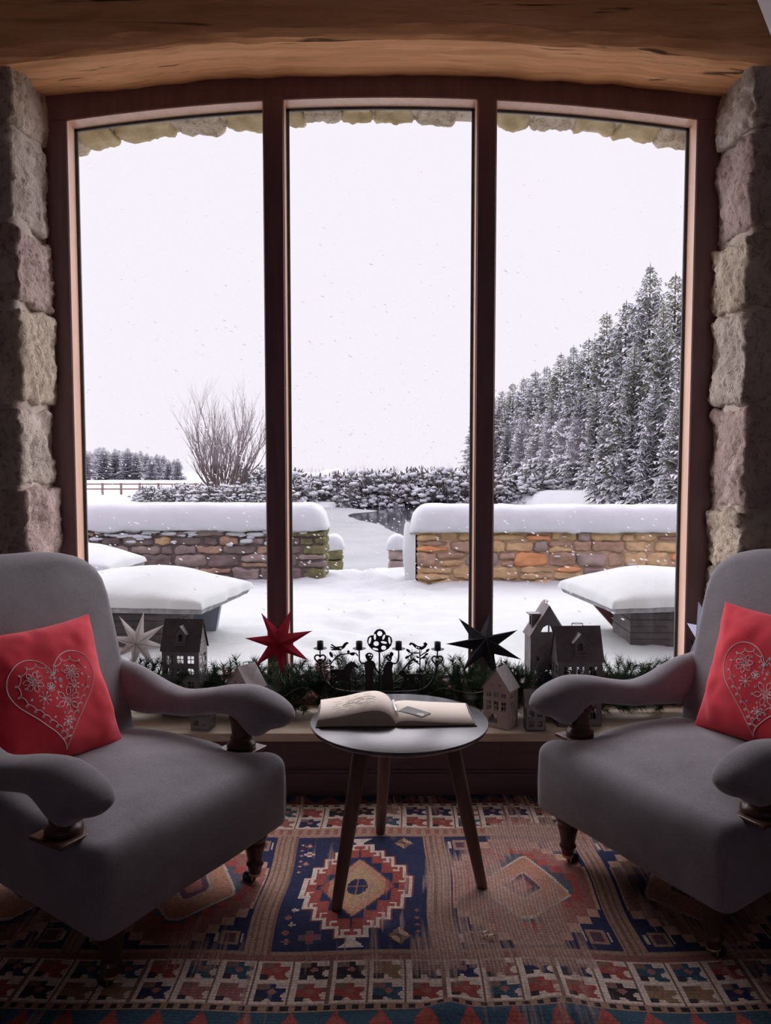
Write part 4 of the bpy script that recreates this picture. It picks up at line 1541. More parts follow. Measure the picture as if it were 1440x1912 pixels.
# ---------------------------------------------------------------- pine garland along the sill
M['needle'] = mottled('dark_pine_needles', (.022, .060, .034, 1), (.07, .14, .075, 1), 30, .6)
M['needle_l'] = mottled('fresh_pine_needles', (.045, .085, .030, 1), (.08, .13, .055, 1), 30, .6)
M['needle_f'] = mottled('frosted_pine_needles', (.22, .27, .27, 1), (.42, .47, .47, 1), 30, .7)
M['twig'] = mottled('brown_garland_stem', (.05, .03, .02, 1), (.10, .06, .04, 1), 30, .8)
M['cone'] = mottled('frosted_brown_cone', (.10, .05, .035, 1), (.30, .20, .17, 1), 60, .8)
M['berry'] = mottled('frosted_red_berry', (.28, .06, .06, 1), (.45, .22, .20, 1), 60, .6)
M['wire'] = mottled('copper_fairy_light_wire', (.35, .24, .17, 1), (.50, .36, .26, 1), 40, .4, .5)
rg = random.Random(77)
gl_x0, gl_x1 = at(225, 1340, 3.2).x, at(1268, 1340, 3.2).x
gar = empty('pine_garland', ((gl_x0 + gl_x1) / 2, 3.19, ZS), 'long artificial pine garland with cones lying along the window sill', 'garland')
stem_pts = []
n = 60
for i in range(n + 1):
    x = gl_x0 + (gl_x1 - gl_x0) * i / n
    stem_pts.append(Vector((x, 3.215 + .02 * n3(x * 4, 1), ZS + .045 + .02 * n3(x * 5, 2))))
m = MB(); m.tube(stem_pts, .006, 6); m.build('garland_stem', M['twig'], gar)
# height of the greenery along the sill, read from the photo (px x -> px y of the top)
tops = [(200, 1220), (240, 1228), (300, 1222), (330, 1240), (400, 1232), (440, 1222), (480, 1214), (530, 1222), (575, 1228), (610, 1232), (660, 1210), (690, 1218), (760, 1210), (800, 1232), (840, 1205), (880, 1220), (940, 1240), (975, 1222), (1010, 1225), (1110, 1222), (1150, 1216), (1190, 1218), (1240, 1225), (1262, 1215), (1300, 1225)]
def topz_at(x):
    px = 720 + x / 3.25 * 1440
    for (a, ya), (b, yb) in zip(tops, tops[1:]):
        if a <= px <= b:
            y = ya + (yb - ya) * (px - a) / (b - a)
            return at(px, y, 3.2).z
    return ZS + .22
def sprig(m, p0, d, L, nd, ln, frost):
    d = d.normalized()
    side = d.orthogonal().normalized()
    s2 = d.cross(side)
    tip = p0 + d * L
    m.tube([p0, p0.lerp(tip, .5) + side * .003, tip], [.0022, .0018, .001], 4, 0)
    for k in range(nd):
        f = .12 + .88 * (k + rg.random()) / nd
        a = rg.uniform(0, 2 * PI)
        out = (side * math.cos(a) + s2 * math.sin(a))
        nd_ = (out * rg.uniform(.6, 1.0) + d * rg.uniform(.45, 1.0)).normalized()
        b = p0.lerp(tip, f)
        e = b + nd_ * ln * rg.uniform(.7, 1.15)
        w = nd_.cross(out).normalized() * .0010 if nd_.cross(out).length > .01 else side * .0010
        w2 = nd_.cross(w).normalized() * .0010
        m.add([b + w, b - w * .5 + w2, b - w * .5 - w2, e], [(0, 1, 3), (1, 2, 3), (2, 0, 3)], frost)
m = MB()
x = gl_x0
while x < gl_x1:
    tz = topz_at(x)
    for k in range(2):
        p0 = Vector((x + rg.uniform(-.02, .02), 3.215 + rg.uniform(-.05, .03), ZS + rg.uniform(.02, .07)))
        hgt = tz - p0.z
        end_ = 1 if x < gl_x0 + .14 else (-1 if x > gl_x1 - .16 else 0)
        d = Vector((rg.uniform(-.75, .75), rg.uniform(-.50, .06), rg.uniform(.55, 1.1)))
        L = min(.21, max(.06, hgt * rg.choice((.45, .6, .75, .9, 1.0)) / max(.55, d.normalized().z) * .95))
        if end_: d.x = end_ * abs(d.x) * .6
        d.normalize()
        e = p0 + d * L
        if e.y > 3.262: d.y -= (e.y - 3.262) / L
        if (p0 + d * L).y < 2.97: d.y *= .3
        u = rg.random()
        px = 720 + x / 3.25 * 1440
        fr_ = 3 if u < (.34 if 500 < px < 660 else .07) else (2 if (u < .30 or 840 < px < 900 and u < .6) else 1)
        sprig(m, p0, d, L, int(90 + 680 * L), .040, fr_)
    # trailing lower sprigs towards the room
    if rg.random() < .8:
        p0 = Vector((x, 3.17 + rg.uniform(-.03, .03), ZS + rg.uniform(.03, .06)))
        d = Vector((rg.uniform(-.9, .9), rg.uniform(-.8, -.1), rg.uniform(-.05, .5)))
        if end_: d.x = end_ * abs(d.x)
        sprig(m, p0, d, rg.uniform(.06, .12), 120, .038, 3 if rg.random() < .22 else 1)
    x += .0165
m.build('pine_needles', [M['twig'], M['needle'], M['needle_l'], M['needle_f']], gar, fix=False)
def cone(name, c, r, h, mat, tilt):
    m = MB()
    mt = Matrix.Translation(c) @ Matrix.Rotation(tilt, 4, 'X') @ Matrix.Rotation(tilt * .7, 4, 'Y')
    for k in range(46):
        f = k / 45
        z = -h / 2 + h * f
        rr = r * math.sin(PI * (.12 + .80 * f)) ** .8
        a = k * 2.39996
        ca, sa = math.cos(a), math.sin(a)
        tx, ty = -sa, ca
        w = r * .38 * (1 - .5 * f)
        ins, outr = rr * .45, rr * 1.05
        vs = [Vector((ins * ca + tx * w * .4, ins * sa + ty * w * .4, z)), Vector((ins * ca - tx * w * .4, ins * sa - ty * w * .4, z)),
              Vector((outr * ca - tx * w, outr * sa - ty * w, z + h * .06)), Vector((outr * 1.1 * ca, outr * 1.1 * sa, z + h * .10)), Vector((outr * ca + tx * w, outr * sa + ty * w, z + h * .06)),
              Vector((ins * ca, ins * sa, z + h * .12))]
        vs = [mt @ v_ for v_ in vs]
        m.add(vs, [(0, 1, 2, 3, 4), (5, 4, 3), (5, 3, 2), (0, 4, 5), (1, 5, 2)], 0)
    return m.build(name, mat, gar)
for px, py, Y, r, mat, nm in ((425, 1258, 3.14, .020, 'cone', 'pine_cone'), (580, 1303, 3.06, .022, 'cone', 'pine_cone'), (600, 1246, 3.12, .028, 'cone', 'pine_cone'), (608, 1262, 3.10, .022, 'cone', 'pine_cone'), (1128, 1262, 3.1, .019, 'cone', 'pine_cone')):
    cone(nm, at(px, py, Y), r, r * 2.1, M[mat], rg.uniform(-.8, .8))
for px, py in ((578, 1299), (584, 1297), (590, 1302), (434, 1256), (420, 1252), (840, 1283)):
    m = MB(); m.lathe([(.0005, -.0065), (.005, -.004), (.0065, 0), (.005, .004), (.0005, .0065)], at(px, py, 3.045), 12)
    m.build('red_berry', M['berry'], gar)
m = MB()
wp = []
for i in range(140):
    x = gl_x0 + .05 + (gl_x1 - gl_x0 - .1) * i / 139
    wp.append((x, 3.125 + .05 * n3(x * 6, 5) - .02, ZS + .11 + .055 * n3(x * 7, 9) + .02 * math.sin(x * 31)))
m.tube(wp, .0009, 4)
for i in range(5, 140, 9):
    m.lathe([(.0004, -.003), (.0022, 0), (.0004, .003)], wp[i], 6)
m.build('fairy_light_wire', M['wire'], gar)
# ================================================================ outside: snowy terrace, pond, trees
t = NT('fresh_snow')
v = t.coord()
f = t.noise(v, 7, 6, .6)
f2 = t.noise(v, 90, 4, .7)
hh = t.math('ADD', f, t.math('MULTIPLY', f2, .35))
t.bsdf((.365, .392, .380, 1), .9, 0, t.bump(hh, .35, .03), Specular_IOR_Level=.2)
M['snow'] = t.m
M['w_dark'] = mottled('dark_wet_stone', (.060, .045, .040, 1), (.15, .115, .095, 1), 5, .85, 0, .9, 40, .01)
M['w_grey'] = mottled('grey_brown_stone', (.13, .10, .085, 1), (.25, .20, .165, 1), 6, .85, 0, .9, 40, .01)
M['w_buff'] = mottled('golden_buff_stone', (.26, .17, .075, 1), (.42, .30, .15, 1), 6, .85, 0, .9, 40, .01)
M['w_brown'] = mottled('brown_stone', (.17, .105, .065, 1), (.30, .20, .13, 1), 6, .85, 0, .9, 40, .01)
M['w_orange'] = mottled('orange_stone', (.36, .15, .055, 1), (.48, .24, .10, 1), 6, .85, 0, .9, 40, .01)
M['w_moss'] = mottled('mossy_stone', (.050, .042, .028, 1), (.15, .145, .045, 1), 16, .9, 0, .9, 40, .01)
M['w_mortar'] = mottled('wall_mortar', (.22, .155, .09, 1), (.36, .26, .16, 1), 9, .95, 0, .8, 50, .008)
M['w_mortard'] = mottled('dark_wall_mortar', (.055, .042, .036, 1), (.10, .08, .07, 1), 9, .95, 0, .8, 50, .008)

def pondmask(x, y):
    d = ((x - 2.0) / 10.0) ** 2 + ((y - 27.5) / 14.0) ** 2
    return 1 - sstep(.86, 1.06, d + .05 * n3(x * .5, y * .5))
def ground(x, y):
    h = -1.0 * sstep(11, 60, y) + .20 * (1 - sstep(3.9, 5.0, y))
    h -= .75 * sstep(9.5, 12.6, y) * (1 - sstep(1.6, 3.2, abs(x))) * (1 - sstep(18, 30, y))
    if x > 3: h += .62 * sstep(4.5, 9, x) * sstep(16, 27, y)
    h -= .8 * sstep(80, 220, y)
    amp = sstep(3.9, 5.0, y)
    h += .030 * fbm(x * 1.1, y * 1.1, 3, 4) + .014 * fbm(x * 5, y * 5, 1, 3)
    # trodden track towards the gap between the walls
    tr = math.exp(-((x + .15 - .12 * math.sin(y * 1.1)) / .62) ** 2) * sstep(4.2, 5.5, y) * (1 - sstep(9.5, 11.5, y))
    h += tr * (.055 * fbm(x * 3.6, y * 3.0, 8, 3) - .035)
    h += .055 * math.exp(-((x + .25) / .5) ** 2 - ((y - 8.9) / .55) ** 2) * (1 + .8 * fbm(x * 7, y * 7, 2, 3))
    h -= .08 * math.exp(-((x + .30) / .22) ** 2 - ((y - 6.35) / .18) ** 2)
    p = pondmask(x, y)
    return h * (1 - p) + (-1.25) * p
def axis(lo, hi, fine_lo, fine_hi, fine, grow):
    a = [fine_lo]
    while a[-1] < fine_hi: a.append(a[-1] + fine)
    st = fine
    while a[-1] < hi:
        st *= grow; a.append(a[-1] + st)
    b = [fine_lo]; st = fine
    while b[-1] > lo:
        st *= grow; b.append(b[-1] - st)
    return sorted(set(a + b[1:]))
gx = axis(-160, 160, -3.6, 3.6, .06, 1.09)
gy = axis(3.5, 330, 3.8, 11.5, .06, 1.05)
gy = [y for y in gy if y >= 3.5]
m = MB()
m.grid([[(x, y, ground(x, y)) for x in gx] for y in gy])
tag(m.build('snow_ground', M['snow'], fix=False), 'snow-covered terrace and fields outside the window', 'snow', kind='structure')

# pond: open dark water with a sheet of grey slush ice in front
t = NT('dark_pond_water')
v = t.coord((1, .35, 1))
nz = t.noise(v, 3.0, 3, .5)
t.bsdf((.030, .034, .038, 1), .09, 0, t.bump(nz, .12, .03))
M['water'] = t.m
M['ice'] = mottled('grey_slush_ice', (.200, .218, .208, 1), (.24, .258, .248, 1), .8, .9, 0, .1, 6, .01, spec=.1)
m = MB()
ring = [(2.0 + 10.8 * math.cos(2 * PI * k / 64), 27.5 + 15.0 * math.sin(2 * PI * k / 64), -.90) for k in range(64)]
m.add(ring, [tuple(range(64))])
tag(m.build('pond_water', M['water']), 'dark open water of the pond beyond the wall gap', 'pond', kind='structure')
m = MB()
edge = [(-9.5, 11.0), (-9.5, 40), (-3.2, 41.2), (-1.6, 38.5), (-.4, 36.5), (-1.6, 34.2), (-1.2, 31.0), (-.2, 28.2), (.15, 25.8), (.55, 23.8), (1.5, 22.6), (2.8, 22.2), (4.5, 22.6), (6.5, 22.0), (12.5, 22.5), (12.5, 11.0)]
sp = spline(edge[1:-1], 8)
out = [Vector(edge[0])] + [p + Vector((.18 * n3(p.x * 2, p.y * 2), .25 * n3(p.x * 2, p.y * 2, 5))) for p in sp] + [Vector(edge[-1])]
inside = [p for p in out]
m.plate([(p.x, p.y) for p in inside], (), .02, lambda a, b, d: (2.0 + (a - 2.0), b, -.895 + d * .4))
tag(m.build('pond_ice', M['ice']), 'sheet of pale grey slushy ice on the near side of the pond', 'ice', kind='structure')

# ---------------------------------------------------------------- rubble garden walls
def rubble(name, label, x0, x1, y0, thick, h, mats, weights, seed, zb=-.15, endface=None, mossy=None):
    r = random.Random(seed)
    m = MB()
    xs_list = [(x0, x1)]
    def mat_for(x):
        if mossy and mossy[0] < x < mossy[1] and r.random() < .72: return len(mats) - 2
        return r.choices(range(len(weights)), weights)[0]
    z = zb
    row = 0
    while z < h - .02:
        hh = r.uniform(.09, .17)
        hh = min(hh, h - z + .01)
        x = x0 + .004
        while x < x1 - .02:
            w = min(r.uniform(.14, .42), x1 - x)
            if x1 - x - w < .08: w = x1 - x
            j = r.uniform(-.010, .012)
            if r.random() < .36 and hh > .11:
                k = hh * r.uniform(.4, .6)
                stone(m, (x + w / 2, y0 + .09 + j, z + k / 2), (w / 2 - .006, .10, k / 2 - .005), seed + x * 3.1 + row, 9, 5.0, .030, mat_for(x))
                stone(m, (x + w / 2, y0 + .09 - j, z + k + (hh - k) / 2), (w / 2 - .006, .10, (hh - k) / 2 - .005), seed + x * 2.1 + row, 9, 5.0, .030, mat_for(x))
            else:
                stone(m, (x + w / 2, y0 + .09 + j, z + hh / 2), (w / 2 - .006, .10, hh / 2 - .005), seed + x * 4.7 + row, 12, 6.0, .030, mat_for(x))
            x += w
        if endface is not None:   # stones closing the end by the gap
            xe = x0 if endface < 0 else x1
            stone(m, (xe - endface * .09, y0 + .30, z + hh / 2), (.10, .13, hh / 2 - .005), seed + row * 9.1, 6, 4.5, .024, mat_for(xe))
        z += hh
        row += 1
    m.box((x0 + .03, y0 + .022, zb), (x1 - .03, y0 + thick, h - .02), len(mats) - 1)
    return tag(m.build(name, mats), label, 'wall')
LW = 8.80
rubble('garden_wall', 'dark mossy rubble garden wall on the left of the gap', -5.6, -.690, LW, .42, .590, [M['w_dark'], M['w_grey'], M['w_brown'], M['w_buff'], M['w_moss'], M['w_mortard']],
       [6, 4, 2, .5, .25], 41, endface=1, mossy=(-1.2, -.6))
RW = 8.55
rubble('garden_wall', 'golden rubble garden wall on the right of the gap', .330, 5.6, RW, .42, .590, [M['w_buff'], M['w_brown'], M['w_grey'], M['w_orange'], M['w_buff'], M['w_mortar']],
       [5, 4, 2.4, 1.3, 3], 52, endface=-1)

def snowcap(label, x0, x1, y0, y1, z, h, seed, ends=(True, True), over=.06, name='snow_blanket', n=None):
    """thick rounded blanket of snow lying along a wall top or on a table"""
    m = MB()
    n = n or max(24, int((x1 - x0) / .045))
    rows = []
    for i in range(n + 1):
        f = i / n
        x = x0 + (x1 - x0) * f
        e = 1.0
        if ends[0]: e = min(e, math.sqrt(max(0, 1 - (1 - min(1, (x - x0) / (h * .75))) ** 2)))
        if ends[1]: e = min(e, math.sqrt(max(0, 1 - (1 - min(1, (x1 - x) / (h * .75))) ** 2)))
        e = max(e, .03)
        row = []
        ov = over * (1 + .5 * n3(x * 2.1, seed)) + .018 * n3(x * 9, seed + 3)
        hh = h * e * (1 + .10 * n3(x * .9, seed + 7) + .03 * n3(x * 4, seed))
        drop = .020 + .035 * max(0, n3(x * 6.5, seed + 11)) + .05 * max(0, n3(x * 2.7, seed + 17))
        yc, wd = (y0 + y1) / 2, (y1 - y0) / 2 + ov
        prof = [(-.90, -drop * .4), (-.97, -drop), (-1.0, -drop * .5), (-1.01, .10), (-1.0, .3), (-.965, .55), (-.89, .77), (-.76, .91), (-.55, .98), (-.28, 1.0), (0, 1.01), (.3, 1.0), (.6, .96), (.85, .82), (.97, .5), (1, .1), (.9, 0)]
        for j, (a, b) in enumerate(prof):
            zz = z + (b if b < 0 else b * hh)
            wob = .014 * n3(x * 5, j * .8, seed)
            row.append((x, yc + a * wd * (.55 + .45 * e) + wob, zz + (.012 * n3(x * 4, j * .6, seed + 2) if b > 0 else 0)))
        rows.append(row)
    m.grid(rows, 0, True, close_u=True, cap=True)
    return tag(m.build(name, M['snow']), label, 'snow')
snowcap('thick snow blanket along the dark left garden wall', -5.7, -.660, LW - .02, LW + .44, .575, .285, 3, (False, True))
snowcap('thick snow blanket along the golden right garden wall', .27, 5.7, RW - .02, RW + .44, .575, .275, 9, (True, False))
# snow sliding down the end of the right wall
m = MB()
rows = []
for i in range(15):
    f = i / 14
    z = .66 - .74 * f
    rows.append([(.335 - (.10 + .05 * math.sin(PI * f) - .02 * f + .015 * n3(f * 5, k)) * math.sin(PI * k / 10) , RW + .02 + .44 * k / 10 - .05 * math.sin(PI * k / 10) * (1 if k < 5 else -1), z) for k in range(11)])
m.grid(rows)
o = m.build('snow_drift', M['snow'])
tag(o, 'snow plastered down the end of the golden right wall', 'snow')

# snow clinging between stones of the left wall face
r = random.Random(17)
m = MB()
for k in range(70):
    x = r.uniform(-3.9, -.9); z = .565 - abs(r.gauss(0, .07)) - (.10 * max(0, n3(x * 2.2, 6)))
    s = r.uniform(.012, .045)
    stone(m, (x, LW - .022, z), (s * r.uniform(1, 2.6), .022, s * .55), k * 1.7, 4, 2.3, .012)
for k in range(9):
    x = r.uniform(.5, 3.9); z = r.choice([.44, .30, .18, .52]) + r.uniform(-.03, .03)
    s = r.uniform(.008, .022)
    stone(m, (x, RW - .018, z), (s * r.uniform(1.4, 3.2), .018, s * .5), k * 2.7, 4, 2.3, .008)
tag(m.build('snow_clumps', M['snow']), 'small clumps of snow caught on the faces of the garden walls', 'snow', kind='stuff')

# two low stone posts beyond the gap
for (px, lab, sd, mt) in ((624, 'low mossy stone post with snow, left of the pond steps', 3, 'w_moss'), (742, 'low stone post with snow, right of the pond steps', 8, 'w_grey')):
    Y = 12.0
    c = at(px, 1030, Y)
    m = MB()
    for k in range(3):
        stone(m, (c.x, Y, -.55 + .19 * k + .09), (.135, .15, .094), sd + k * 3, 8, 6, .02, 0)
    tag(m.build('stone_post', M[mt]), lab, 'post', 'snow-topped stone posts by the pond')
    snowcap('snow heap on the ' + ('left' if sd == 3 else 'right') + ' low post by the pond steps', c.x - .175, c.x + .165, Y - .16, Y + .16, .005, .21, sd + 20, (True, True), .02, n=24)

# ---------------------------------------------------------------- snow-laden picnic tables
M['slate'] = snowy('weathered_grey_slab', (.12, .12, .125, 1), (.24, .24, .25, 1), .20, 9)
M['tbl_blue'] = mottled('blue_grey_painted_timber', (.12, .145, .185, 1), (.19, .22, .27, 1), 6, .7)
M['tbl_red'] = mottled('dark_red_painted_timber', (.085, .022, .028, 1), (.14, .04, .045, 1), 6, .7)
M['tbl_dark'] = mottled('dark_brick_pedestal', (.035, .030, .032, 1), (.075, .065, .065, 1), 12, .85, 0, .8, 30, .01)
def outdoor_table(label, slab_label, corners, z, th, side, legmat, leg2, seed):
    """corners: near-inner, far-inner, far-outer, near-outer of the slab"""
    c = sum((Vector((*p, 0)) for p in corners), Vector((0, 0, 0))) / 4
    root = empty('garden_table', c, label, 'garden table', 'snow-covered tables on the terrace')
    P = [Vector((*p, 0)) for p in corners]
    def bil(u, v_): return (P[0].lerp(P[1], v_)).lerp(P[3].lerp(P[2], v_), u)
    m = MB()
    rim = []
    N = 10
    rim = [bil(0, k / N) for k in range(N)] + [bil(k / N, 1) for k in range(N)] + [bil(1, 1 - k / N) for k in range(N)] + [bil(1 - k / N, 0) for k in range(N)]
    rows = []
    for zz, s in ((z - th, .985), (z - th * .6, 1.0), (z - th * .3, 1.0), (z, .99)):
        rows.append([Vector((c.x + (p.x - c.x) * s + .012 * n3(p.x * 9, p.y * 9, zz * 20), c.y + (p.y - c.y) * s + .012 * n3(p.x * 9, p.y * 9, zz * 20 + 5), zz)) for p in rim])
    m.rings(rows, 0, False, Vector((c.x, c.y, z - th)), Vector((c.x, c.y, z)))
    m.build('table_slab', M['slate'], root)
    # pedestal block under the near half
    m = MB()
    a, b = bil(.18, .25), bil(.92, .50)
    lo = (min(a.x, b.x), min(a.y, b.y), -.05); hi = (max(a.x, b.x), max(a.y, b.y), z - th)
    n_ = 7
    for k in range(n_):
        z0 = lo[2] + (hi[2] - lo[2]) * k / n_
        m.box((lo[0] + .004 * (k % 2), lo[1] + .004 * (k % 2), z0), (hi[0] - .004 * (k % 2), hi[1], z0 + (hi[2] - lo[2]) / n_ - .003))
    m.build('pedestal', M['tbl_dark'], root)
    # raking support at the far inner corner
    m = MB()
    q = bil(.10, .86)
    d = -side
    def fn(a_, b_, dd): return (q.x + side * a_, q.y - .05 + dd, b_)
    m.plate([(.0, z - th), (.36, z - th), (.36, -.05), (.30, -.05)] if legmat == 'tbl_red' else [(.02, z - th), (.34, z - th), (.20, -.05), (.08, -.05)], (), .07, fn)
    m.build('raking_leg', M[legmat], root)
    # snow mound lying on the slab
    m = MB()
    rows = []
    for i in range(29):
        row = []
        for j in range(29):
            u, v_ = i / 28, j / 28
            uu, vv = .5 - .5 * math.cos(PI * u), .5 - .5 * math.cos(PI * v_)
            p = bil(uu * 1.03 - .015, vv * 1.03 - .015); u, v_ = uu, vv
            eu = (1 - abs(2 * u - 1) ** 3.0); ev = (1 - abs(2 * v_ - 1) ** 3.0)
            e = max(0, eu * ev) ** .34
            bump_ = .105 + .085 * math.sin(PI * v_) * math.sin(PI * min(1, u * 1.2)) + .025 * n3(p.x * 2, p.y * 2, seed)
            row.append((p.x + .02 * n3(p.x * 7, p.y * 7, seed), p.y + .02 * n3(p.x * 7, p.y * 7, seed + 4), z + .002 + bump_ * e - .028 * max(0, 1 - 6 * e)))
        rows.append(row)
    m.grid(rows)
    o = m.build('snow_mound', M['snow'])
    tag(o, slab_label, 'snow')
outdoor_table('slab-topped garden table under snow, right of the dark star', 'rounded snow mound on the right garden table', [(1.57, 5.22), (1.41, 6.15), (2.75, 6.45), (2.85, 5.45)], .345, .065, 1, 'tbl_red', None, 4)
outdoor_table('slab-topped garden table under snow, behind the tall dormer house', 'rounded snow mound on the left garden table', [(-1.255, 5.20), (-1.085, 6.10), (-2.55, 6.35), (-2.65, 5.35)], .345, .065, -1, 'tbl_blue', None, 6)
outdoor_table('farther garden table under snow at the left edge of the window', 'snow mound on the farther garden table, left window edge', [(-2.52, 6.95), (-2.42, 7.7), (-3.7, 7.9), (-3.8, 7.1)], .36, .07, -1, 'tbl_blue', None, 12)

# ---------------------------------------------------------------- vegetation
def conifer_mesh(name, seed, mat_f, mat_t, levels=64, narrow=1.0):
    r = random.Random(seed)
    m = MB()
    for i in range(levels):
        f = (i + r.uniform(-.3, .3)) / levels
        f = min(.995, max(.015, f))
        z = .03 + .95 * f
        Lb = narrow * (.205 * (1 - f) ** .62 + .010) * r.uniform(.62, 1.25)
        nb = max(4, int(11 * (1 - f * .55)))
        a0 = r.uniform(0, 6.28)
        for b in range(nb):
            a = a0 + 2 * PI * b / nb + r.uniform(-.3, .3)
            L = Lb * r.uniform(.65, 1.15)
            ca, sa = math.cos(a), math.sin(a)
            droop = r.uniform(.05, .38) * (1 - f)
            rise = .25 * f
            def bp(t_):
                return Vector((ca * L * t_, sa * L * t_, z + L * (rise * t_ - droop * t_ * t_ + .10 * max(0, t_ - .7))))
            ns = 6 if f < .85 else 4
            for k in range(ns):
                t0 = .18 + .82 * k / ns
                p = bp(t0)
                ww = L * (.36 - .16 * k / ns) + .008
                for s in (-1, 1):
                    sd = Vector((-sa * s, ca * s, 0))
                    fw = Vector((ca, sa, -.15))
                    e = p + sd * ww * r.uniform(.6, 1.1) + fw * ww * r.uniform(.4, .9) + Vector((0, 0, -ww * r.uniform(.1, .6)))
                    q = p + fw * ww * .55 + Vector((0, 0, r.uniform(-.004, .008)))
                    m.add([p, q, e], [(0, 1, 2)], 0)
            tip = bp(1.08); p1 = bp(.75); w = Vector((-sa, ca, 0)) * L * .07
            m.add([p1 + w, p1 - w, tip], [(0, 1, 2)], 0)
    m.add([(-.006, 0, .95), (.006, 0, .95), (0, 0, 1.0)], [(0, 1, 2)]); m.add([(0, -.006, .95), (0, .006, .95), (0, 0, 1.0)], [(0, 1, 2)])
    tk = MB(); tk.tube([(0, 0, -.05), (0, 0, .5), (0, 0, .96)], [.018, .011, .002], 7)
    return m, tk
M['con_a'] = snowy('snow_dusted_spruce', (.105, .135, .105, 1), (.195, .225, .175, 1), .25, 9)  # both spruce greens lightened for haze, beneath the dusted snow
M['con_b'] = snowy('olive_snow_dusted_spruce', (.13, .16, .085, 1), (.22, .245, .15, 1), .23, 9)
M['con_far'] = snowy('distant_hazed_pine', (.48, .51, .51, 1), (.60, .63, .63, 1), .20, 3)  # paleness stands for haze, put into the foliage colour
M['bark'] = mottled('wet_brown_bark', (.045, .032, .026, 1), (.09, .065, .05, 1), 20, .9)
protos = {}
def conifer(kind, seed, label, group, loc, h, rz, wide=1.0):
    key = (kind, seed)
    if key not in protos:
        root = empty('conifer_tree', (0, 0, 0), label, 'tree', group)
        a, b = conifer_mesh(kind, seed, None, None)
        a.build('foliage', M[kind], root, True, fix=False); b.build('trunk', M['bark'], root, True)
        protos[key] = root
        o = root
    else:
        o = copy_tree(protos[key])
    tag(o, label, 'tree', group)
    place(o, loc, rz, (h * wide, h * wide, h))
    return o
# right-hand wood: tops read from the photo as (px, py, distance)
wood_line = [(1215, 487, 40, 'con_a'), (1262, 505, 37, 'con_b'), (1310, 470, 36, 'con_a'), (1170, 556, 43, 'con_a'), (1134, 578, 46, 'con_b'), (1240, 560, 33, 'con_b'), (1185, 640, 34, 'con_b'), (1100, 628, 49, 'con_a'),
             (1072, 640, 53, 'con_a'), (1048, 655, 56, 'con_b'), (1022, 680, 60, 'con_a'), (1000, 688, 64, 'con_a'), (978, 702, 66, 'con_a'), (958, 712, 70, 'con_b'), (938, 726, 74, 'con_a'), (922, 738, 78, 'con_a'), (905, 750, 82, 'con_a'), (888, 770, 88, 'con_a'),
             (1290, 600, 30, 'con_a'), (1150, 700, 38, 'con_a'), (1115, 715, 41, 'con_b'), (1085, 725, 45, 'con_a'), (1060, 738, 50, 'con_a'), (1030, 752, 54, 'con_a'), (1005, 765, 58, 'con_b'), (975, 780, 62, 'con_a'), (948, 790, 66, 'con_a'), (1225, 700, 31, 'con_a'), (1270, 730, 28.5, 'con_b'), (1345, 560, 30, 'con_b'), (1330, 680, 27, 'con_a'), (925, 805, 70, 'con_a'), (1180, 770, 33, 'con_a'), (1130, 790, 36, 'con_b')]
rt = random.Random(31)
con_words = ['tallest spruce', 'spruce', 'spruce', 'spruce']
ordw = sorted(range(len(wood_line)), key=lambda i: -wood_line[i][0])
for i, (px, py, Y, kind) in enumerate(wood_line):
    p = at(px, py, Y)
    zb = ground(p.x, Y) - .15
    h = p.z - zb
    if i == 0: lab = 'tallest snow-dusted spruce rising from the wood behind the right wall'
    else: lab = ('olive' if kind == 'con_b' else 'dark') + ' snow-dusted spruce in the wood behind the golden right wall'
    conifer(kind, (i * 7) % 3 + 1, lab, 'spruces in the wood on the right' + ('' if i else ', tallest'), (p.x, Y, zb), h / 1.0, rt.uniform(0, 6.28), rt.uniform(.85, 1.15) if py > 600 else rt.uniform(.8, .95))
# far pine wood on the left
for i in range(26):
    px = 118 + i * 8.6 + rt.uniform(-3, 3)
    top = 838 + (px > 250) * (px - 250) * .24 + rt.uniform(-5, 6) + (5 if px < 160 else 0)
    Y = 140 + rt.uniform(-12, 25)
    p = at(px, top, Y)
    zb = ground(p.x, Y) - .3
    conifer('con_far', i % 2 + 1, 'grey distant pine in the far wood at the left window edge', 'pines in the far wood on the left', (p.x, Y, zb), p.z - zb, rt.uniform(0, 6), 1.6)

# bare multi-stemmed willow
M['willow'] = mottled('bare_brown_twigs', (.075, .058, .048, 1), (.13, .10, .085, 1), 8, .9)
def bare_bush(seed, nstem, spread, depth=3):
    r = random.Random(seed)
    m = MB(); st = MB()
    def grow(mb_, p, d, L, rad, lev):
        q = p
        pts, rs_ = [p], [rad]
        dd = d
        n = 4
        for k in range(n):
            dd = (dd + Vector((r.uniform(-.16, .16), r.uniform(-.16, .16), .07))).normalized()
            q = q + dd * L / n
            pts.append(q); rs_.append(rad * (1 - .55 * (k + 1) / n))
        (st if lev == depth else m).tube(pts, rs_, 5 if lev > 1 else 3, 0, False)
        if lev > 0:
            for k in range(r.randint(3, 5) if lev < depth else r.randint(5, 7)):
                i = r.randint(1, n)
                b = pts[i]
                side = Vector((r.uniform(-1, 1), r.uniform(-1, 1), r.uniform(.1, .9))).normalized()
                nd = (dd * .9 + side * .55).normalized()
                grow(m, b, nd, L * r.uniform(.42, .68), rs_[i] * .62, lev - 1)
    for k in range(nstem):
        a = 2 * PI * k / nstem + r.uniform(-.4, .4)
        sp_ = spread * r.uniform(.15, 1.0)
        d = Vector((math.cos(a) * sp_, math.sin(a) * sp_, 1)).normalized()
        grow(st, Vector((math.cos(a) * .05, math.sin(a) * .05, 0)), d, r.uniform(.50, .66), .0125, depth)
    return m, st
